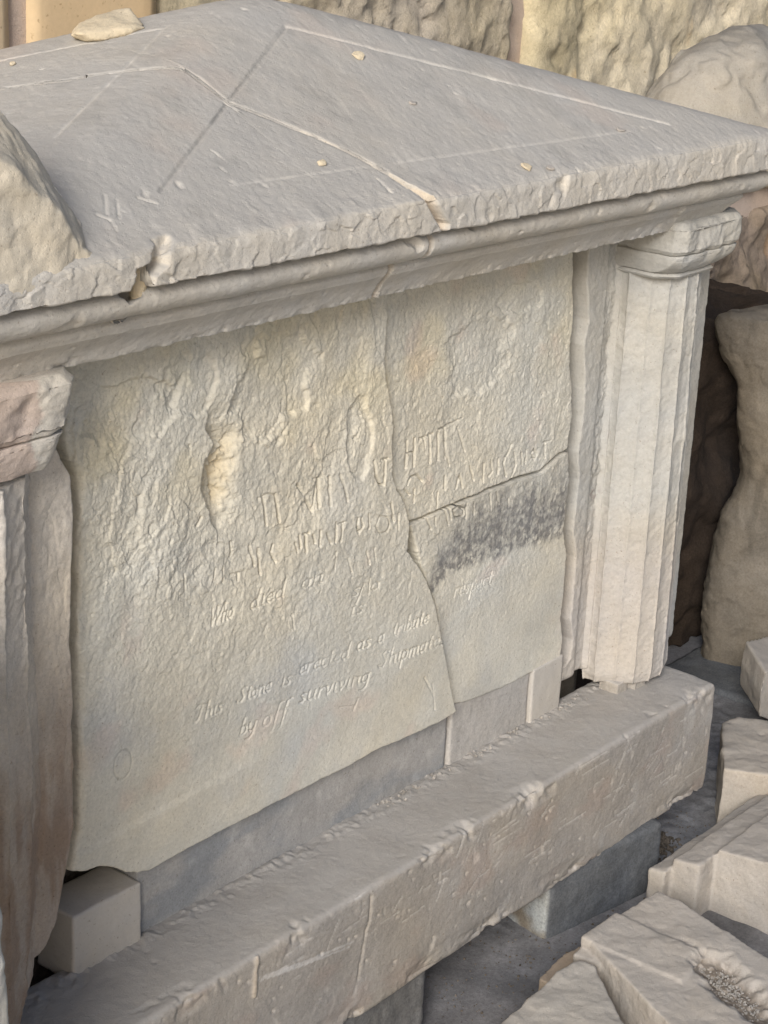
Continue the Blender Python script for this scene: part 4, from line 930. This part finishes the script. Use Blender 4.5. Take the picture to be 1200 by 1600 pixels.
def sawn(name, x0, x1, y0, y1, z0, z1, mat, label, cat, r=.002, step=.006, rough=.0008, seed=0, tintfn=None, group=None, rotz=0.0):
    V, Q, N = rbox(x0, x1, y0, y1, z0, z1, r, step); d = rough * (fbm(V, 20, 4, seed) + .6 * fbm(V, 80, 3, seed + 1))
    V2 = V + N * d[:, None]
    if rotz:
        c = np.array([x0, y0]); cs, sn = math.cos(rotz), math.sin(rotz); w2 = V2[:, :2] - c; V2[:, :2] = c + np.stack([w2[:, 0] * cs - w2[:, 1] * sn, w2[:, 0] * sn + w2[:, 1] * cs], 1)
    return tag(link_mesh(name, V2, Q, mat, tint=tintfn(V, N) if tintfn else None), label, cat, group)
ZP = -0.192
def marb(V, N):
    t = np.ones((len(V), 3)); b = sstep(fbm(V * np.array([.5, 1, 1.2]), 12, 4, 91), -.1, .4)[:, None]; t *= 1 - b * np.array([.22, .17, .11])
    p = sstep(fbm(V, 30, 4, 92), .2, .5)[:, None]; return t * (1 + .18 * p)
G = 'packing pieces between plinth and panel'
sawn('packing_slab', 0.143, 0.910, 0.016, 0.075, ZP - .01, -0.05, MAT_MARBLE, 'long blue grey slab wedged under the largest inscribed slab', 'slab', .003, .004, .0014, 620, marb, G)
sawn('packing_slab', 0.917, 1.158, 0.012, 0.07, ZP - .01, -0.064, MAT_MARBLE, 'short pale grey slab capped with mortar between the crack and the white block', 'slab', .004, .004, .0018, 630, lambda V, N: np.ones((len(V), 3)) * np.array([1.22, 1.20, 1.17]), G)
sawn('packing_block', 1.163, 1.262, 0.006, 0.065, ZP - .01, -0.073, MAT_NEW, 'clean sawn white block beside the foot of the right column', 'block', .003, .004, .0012, 640, lambda V, N: np.ones((len(V), 3)) * np.array([.96, .98, 1.01]), G)
sawn('packing_block', 0.0, 0.138, 0.002, 0.085, ZP - .01, -0.086, MAT_NEW, 'clean sawn cream block beside the foot of the left column', 'block', .003, .004, .0012, 650, None, G)
V_m = []
sh = Shells().box(1.388, 1.425, -.045, .0, -.195, -.164).box(1.43, 1.47, -.06, .0, -.195, -.166)
tag(stone('mortar_shim', sh, .0022, MAT_BASE, amp=.004, freq=40, seed=3, tintfn=lambda V, N: np.ones((len(V), 3)) * 1.15), 'small lump of pale mortar under the right column', 'shim')
# supporting masonry behind
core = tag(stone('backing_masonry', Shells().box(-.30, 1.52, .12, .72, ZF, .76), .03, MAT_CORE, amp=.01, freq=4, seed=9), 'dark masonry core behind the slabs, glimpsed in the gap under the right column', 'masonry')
# drift of crumbs along the packing
def crumbs(name, pts, smin, smax, mat, seed, label, cat, sub=1):
    r_ = np.random.default_rng(seed); VV, FF = [], []; b = 0
    bm = bmesh.new(); bmesh.ops.create_icosphere(bm, subdivisions=sub, radius=1); base = np.array([v.co[:] for v in bm.verts]); fc = np.array([[v.index for v in f.verts] for f in bm.faces]); bm.free()
    for p in pts:
        s = r_.uniform(smin, smax) ; q = base * s * r_.uniform(.5, 1.3, 3) * (1 + r_.uniform(-.25, .25, (len(base), 1)))
        a = r_.uniform(0, 6.28); c_, s_ = math.cos(a), math.sin(a); q = q @ np.array([[c_, s_, 0], [-s_, c_, 0], [0, 0, 1]]); VV.append(q + p); FF.append(fc + b); b += len(base)
    V = np.concatenate(VV); o = link_mesh(name, V, np.concatenate(FF), mat, tint=np.repeat(r_.uniform(.75, 1.15, (len(pts), 1)), len(base), 0) * np.ones((1, 3)), smooth=False)
    return tag(o, label, cat, kind='stuff')
r1 = np.random.default_rng(5); pts = []
for _ in range(240):
    x = r1.uniform(.15, 1.34); cl = fbm(np.array([[x, 0, 0]]), 9, 2, 4)[0]
    if cl > -.15 + .5 * (x < .7): pts.append((x, .010 - abs(r1.normal(0, .010)), -0.184))
crumbs('stone_crumbs', pts, .001, .0045, MAT_BASE, 6, 'dull stone crumbs drifted along the back of the plinth top', 'crumbs')

# packing blocks on the floor under the plinth
def conc(V, N):
    t = np.ones((len(V), 3)); s = sstep(-N[:, 0], .5, .9)[:, None]
    w_ = sstep(fbm(V, 14, 3, 95), -.25, .2)[:, None]; t = t * (1 - s) + s * (w_ * np.array([3.0, 2.95, 2.7]) + (1 - w_) * np.array([1.6, 1.3, .95])); return t
sawn('support_block', 1.066, 1.39, -.132, -.02, ZF - .01, -.415, MAT_CONC, 'blue grey support block with a whitish end under the middle of the plinth', 'block', .012, .006, .003, 660, conc, 'support blocks under the plinth', rotz=-0.16)
sawn('support_block', .33, .683, -.146, .02, ZF - .01, -.40, MAT_CONC, 'grey support block under the left part of the plinth', 'block', .02, .006, .004, 670, lambda V, N: np.ones((len(V), 3)) * np.array([1.15, 1.1, 1.05]), 'support blocks under the plinth')

# ================================================================== LOOSE FRAGMENTS
def prism_px(top_px, zt_, zb_, grow=.01, axis=2):
    t = at_poly(top_px, 2, zt_); c = t.mean(0); b = t + (t - c) * grow / .1; b[:, 2] = zb_; return t, b
GF = 'carved fragments lying on the floor'
# moulded fragment: flat bed, stepped mouldings along its left face, earth-filled hollow
HC = at(1138, 1540, 2, -.44)[:2]; HD = unit((at(1200, 1615, 2, -.44) - at(1070, 1480, 2, -.44))[:2])
def hol(V):
    q = V[:, :2] - HC; a = q @ HD; b = q @ np.array([-HD[1], HD[0]])
    return np.hypot(a / .150, b / .056) + .40 * fbm(V, 16, 4, 6, .6)
def moulded():
    s = Shells()
    def slabx(pts, z1, z0): 
        t = np.array(pts); s.hull([(x, y, z1) for x, y in t] + [(x, y, z0) for x, y in t])
    # plan: left face x ~ .93, running toward the viewer (-Y)
    xA = .955
    bt = at_poly([(948, 1447), (1028, 1392), (1066, 1410), (1115, 1444), (1165, 1478), (1240, 1522), (1250, 1700), (1140, 1700), (1092, 1606), (1052, 1548)], 2, -.432); slabx([(xA, -.285)] + [tuple(p[:2]) for p in bt[1:]] + [(xA + .01, -.47)], -.432, -.56)      # body
    slabx([(xA - .035, -.285), (xA + .1, -.285), (xA + .1, -.50), (xA - .02, -.52)], -.452, -.482)                      # lower roll
    slabx([(xA - .012, -.285), (xA + .1, -.285), (xA + .1, -.48), (xA - .004, -.49)], -.428, -.446)                      # upper fillet
    def hollow(V, N):
        dd = hol(V)
        return -.020 * (1 - sstep(dd, .45, 1.0)) * sstep(N[:, 2], .4, .8) * (1 - .3 * fbm(V, 60, 3, 7))
    def tf(V, N):
        dd = hol(V)
        g = (1 - sstep(dd, .45, .85))[:, None] * sstep(N[:, 2], .1, .5)[:, None]; sp = sstep(fbm(V, 120, 3, 8), .0, .5)[:, None]
        t = np.ones((len(V), 3)); return t * (1 - g) + g * (np.array([.46, .42, .38]) + .6 * sp)
    o = stone('moulded_fragment', s, .0032, MAT_FRAG, amp=.004, freq=12, flake=.003, ff=14, seed=700, extra=hollow, tintfn=tf, smooth_it=5)
    tag(o, 'stone fragment with stepped moulding and an earth filled hollow, at lower right', 'carved fragment', GF)
moulded()
r3 = np.random.default_rng(31); pts = []
for _ in range(520):
    a_, b_ = np.clip(r3.normal(.01, .05), -.085, .11), np.clip(r3.normal(0, .018), -.032, .032); p_ = HC + HD * a_ + np.array([-HD[1], HD[0]]) * b_; pts.append((p_[0], p_[1], -.453 + .003 * r3.random()))
HOLLOW_PTS = pts
# cornice fragment with parallel mouldings, behind it
def cornice_frag():
    s = Shells(); x0, x1 = 1.30, 1.95; z0 = ZF
    prof_ = [(-.205, -.52), (-.215, -.475), (-.25, -.462), (-.262, -.445), (-.30, -.440), (-.315, -.418), (-.40, -.405), (-.52, -.40), (-.52, z0 - .01), (-.21, z0 - .01)]
    segs = [(-.205, -.238, -.476, -.468), (-.243, -.298, -.450, -.440), (-.304, -.56, -.428, -.395)]
    for k, (ya, yb_, za, zb2) in enumerate(segs):
        dx_ = [.0, .025, .085][k]
        s.hull([(x, y, z) for x in (x0 + dx_, x1) for (y, z) in ((ya, za), (yb_ - .004, zb2), (ya, z0 - .01), (yb_ - .004, z0 - .01))])
    o = stone('cornice_fragment', s, .0034, MAT_FRAG, amp=.004, freq=12, flake=.003, ff=12, seed=710, smooth_it=7)
    tag(o, 'cornice fragment with parallel mouldings and a broken end, right of the plinth', 'carved fragment', GF)
cornice_frag()
t = at_poly([(815, 1592), (838, 1560), (870, 1518), (905, 1499), (930, 1510), (950, 1548), (985, 1620), (960, 1660), (800, 1660), (770, 1610)], 2, -.44)
b = t.copy(); b[:, 2] = ZF - .01; b[:, 0] -= .02; b[:, 1] -= .0
o = stone('broken_stone', Shells().hull(list(t) + list(b)), .0032, MAT_FRAG, amp=.006, freq=12, flake=.004, ff=11, seed=720, tintfn=lambda V, N: np.ones((len(V), 3)) * np.array([1.0, 1.01, 1.0]))
tag(o, 'pale flat topped stone with rounded corner at the bottom edge', 'stone', 'loose stones on the floor')
t = at_poly([(842, 1530), (880, 1490), (905, 1478), (935, 1500), (930, 1540), (880, 1545)], 2, -.50); b = t.copy(); b[:, 2] = ZF - .01
o = stone('broken_stone', Shells().hull(list(t) + list(b)), .0035, MAT_FRAG, amp=.004, freq=14, seed=725, tintfn=lambda V, N: np.ones((len(V), 3)) * np.array([.92, .82, .72]))
tag(o, 'low tan stone between the moulded fragment and the pale flat topped stone', 'stone', 'loose stones on the floor')
t = at_poly([(1128, 1128), (1155, 1120), (1230, 1128), (1235, 1215), (1160, 1195), (1130, 1200)], 2, -.43); b = t.copy(); b[:, 2] = ZF - .01; b[:, :2] += np.array([-.02, -.01])
o = stone('broken_stone', Shells().hull(list(t) + list(b)), .004, MAT_FRAG, amp=.006, freq=11, flake=.006, ff=9, seed=730, tintfn=lambda V, N: np.ones((len(V), 3)) * np.array([.95, .94, .92]))
tag(o, 'squarish grey stone block past the right end of the plinth', 'stone', 'loose stones on the floor')
# baluster-like fragment standing at right and the slab under it
by = .16
def bx(u, v): return at(u, v, 1, by)
zb0 = bx(1085, 1085)[2]; 
bc = bx(1205, 800)[0]
PV, VV = np.array([.63, -.78]), np.array([.78, .63]); bq = at(1262, 800, 1, by)[:2]; pxm = 1.51e-3
AXZ = np.linspace(-.75, .75, 60); AXP = [ROT @ (np.array([bq[0], bq[1], z]) - CAM) for z in AXZ]
AXU = np.array([PPX + F_PX * p[0] / p[2] for p in AXP]); AXV = np.array([PPY + F_PX * p[1] / p[2] for p in AXP])     # image row falls as z rises
s = Shells(); NB = 44; RW = [(1108, 1100), (1092, 1092), (1082, 1060), (1085, 1000), (1090, 940), (1098, 890), (1108, 845), (1122, 810), (1140, 782), (1148, 745), (1151, 690), (1150, 640), (1147, 606), (1138, 590), (1124, 562), (1115, 535), (1114, 512), (1121, 500), (1140, 494), (1200, 492)]
for u_, v_ in RW:
    z_ = float(np.interp(-v_, -AXV, AXZ)); ua_ = float(np.interp(v_, AXV[::-1], AXU[::-1]))
    for t_ in range(NB):
        a_ = 2 * math.pi * t_ / NB; c_, s_ = math.cos(a_), math.sin(a_); rr_ = (ua_ - u_) * pxm
        k_ = (abs(c_) ** 2.6 + abs(s_) ** 2.6) ** (-1 / 2.6)
        xy = bq + rr_ * k_ * c_ * PV + min(rr_ * .45, .075) * k_ * s_ * VV; s.V.append(np.array([xy[0], xy[1], z_]))
for i in range(len(RW) - 1):
    for t_ in range(NB):
        t2 = (t_ + 1) % NB; s.F.append([i * NB + t_, i * NB + t2, (i + 1) * NB + t2, (i + 1) * NB + t_])
s.F.append(list(range(NB))[::-1]); s.F.append([(len(RW) - 1) * NB + t_ for t_ in range(NB)]); bc = bq[0]
zbb = at(1120, 1094, 1, by)[2]
o = stone('baluster_fragment', s, .005, MAT_BAL, amp=.008, freq=9, flake=.011, ff=9, seed=740, smooth_it=2, tintfn=lambda V, N: (np.ones((len(V), 3)) * np.array([1, .98, .95])) * (1 - .3 * sstep(fbm(V * np.array([2, 2, .4]), 9, 4, 3), .1, .5))[:, None])
tag(o, 'tall waisted ochre stone fragment standing against the wall at right', 'carved fragment')
sawn('stone_slab', bc - .30, bc + .30, by - .16, by + .2, ZF - .01, zbb - .002, MAT_CONC, 'dark grey slab under the waisted stone fragment', 'slab', .008, .01, .004, 745)
o = stone('leaning_stone', Shells().hull(list(at_poly([(1196, 1050), (1188, 1085), (1186, 1120), (1240, 1140), (1240, 1040)], 1, -.02)) + [p + np.array([.12, .12, 0]) for p in at_poly([(1196, 1050), (1188, 1085), (1186, 1120), (1240, 1140), (1240, 1040)], 1, -.02)]), .004, MAT_FRAG, amp=.004, freq=12, seed=750)
tag(o, 'pale corner of a stone at the right picture edge below the waisted fragment', 'stone', 'loose stones on the floor')
o = stone('gap_shade_rock', Shells().box(1.66, 3.0, .40, .80, ZF - .01, .26), .012, MAT_GAP_SHADE, amp=.05, freq=5, flake=.05, ff=4, seed=760, fine=.003)  # added rock, its dark colour fills the gap in place of shade
tag(o, 'added rough rock, coloured near-black to stand in for shade behind the right column', 'rock')
# rubble under the right end of the plinth
pts = []
for _ in range(1100):
    a_, rr_ = r1.uniform(0, 6.28), abs(r1.normal(0, .5)); x, y = 1.50 + .075 * rr_ * math.cos(a_), -.075 + .05 * rr_ * math.sin(a_); pts.append((x, y, ZF + .002 + max(0, .020 * (1 - rr_)) * r1.random()))
crumbs('earth_in_hollow', HOLLOW_PTS, .0008, .0030, MAT_BASE, 12, 'loose earth and gravel lying in the hollow of the moulded fragment', 'gravel')
crumbs('dirt_rubble', pts, .0015, .0065, MAT_RUB, 8, 'dark crumbly debris heap on the floor under the right end of the plinth', 'rubble')
pts = [(r1.uniform(.7, 1.7), r1.uniform(-.26, .0), ZF + .001) for _ in range(700)]
crumbs('floor_grit', pts, .0006, .0028, MAT_RUB, 9, 'scattered grit on the dusty floor', 'grit')
o = stone('brick_piece', Shells().box(1.39, 1.45, -.09, .02, ZF - .005, -.44), .004, MAT_COLD, amp=.006, freq=16, seed=765, tintfn=lambda V, N: np.ones((len(V), 3)) * np.array([.62, .48, .42]))
tag(o, 'small brown stone lump wedged behind the blue grey support block', 'stone', 'loose stones on the floor')
# bright left foreground stone, unseen bulk enlarged to shade the lower left
fp = at_poly([(-14, 1330), (-3, 1445), (4, 1500), (14, 1545), (22, 1660)], 1, -.34)
sh = Shells().hull(list(fp) + [np.array(p) for p in ((-.46, -.36, ZF), (-1.6, -.62, ZF), (-1.6, .45, ZF), (-.44, .45, ZF), (-.42, -.22, ZF), (-1.55, -.60, .74), (-.44, -.345, .62), (-.46, .42, .66), (-1.3, .42, .74))])
o = stone('pale_rough_stone', sh, .006, MAT_COL, amp=.010, freq=14, flake=.010, ff=12, seed=770, tintfn=lambda V, N: np.ones((len(V), 3)) * np.array([1.15, 1.15, 1.15]))
tag(o, 'bright rough stone at the lower left picture edge, its unseen bulk added to shade the left column', 'stone')

# ================================================================== CHIPS ON THE LID
def chip(u, v, size, flat, seed, label, mat=MAT_CHIP):
    p = on_roof(u, v); r_ = np.random.default_rng(seed); s = Shells(); pts = []
    for _ in range(22):
        a = r_.uniform(0, 6.28); rr = r_.uniform(.6, 1.0); pts.append((p[0] + size * rr * math.cos(a), p[1] + size * .6 * rr * math.sin(a), roof_z(p[0] + size * rr * math.cos(a), p[1] + size * .6 * rr * math.sin(a)) + r_.uniform(-.1, 1.0) * flat))
    o = stone('stone_chip', s.hull(pts), max(.0012, size / 22), mat, amp=size * .08, freq=1.2 / size, seed=seed, smooth_it=1, fine=.0)
    tag(o, label, 'stone chip', 'loose chips lying on the lid')
chip(176, 50, .078, .024, 801, 'largest cream stone flake on the lid, at its upper left near the pier')
chip(560, 90, .015, .008, 802, 'cream chip nearest the peak of the lid, just below the right scored line')
chip(503, 257, .010, .006, 803, 'small white chip on the lid between the crack and the faint front line')
chip(822, 263, .013, .006, 804, 'white chip near the front edge of the lid, above the right half of the panel')
chip(860, 265, .010, .005, 805, 'dull chip close to the front edge of the lid, right of the white chip', MAT_FRAG)
chip(970, 203, .013, .003, 806, 'thin flake near the right end of the scored lines', MAT_FRAG)
chip(645, 162, .010, .004, 807, 'flat grey chip in the middle of the front roof slope', MAT_FRAG)
chip(20, 102, .008, .006, 808, 'tiny white pebble at the far left of the roof')
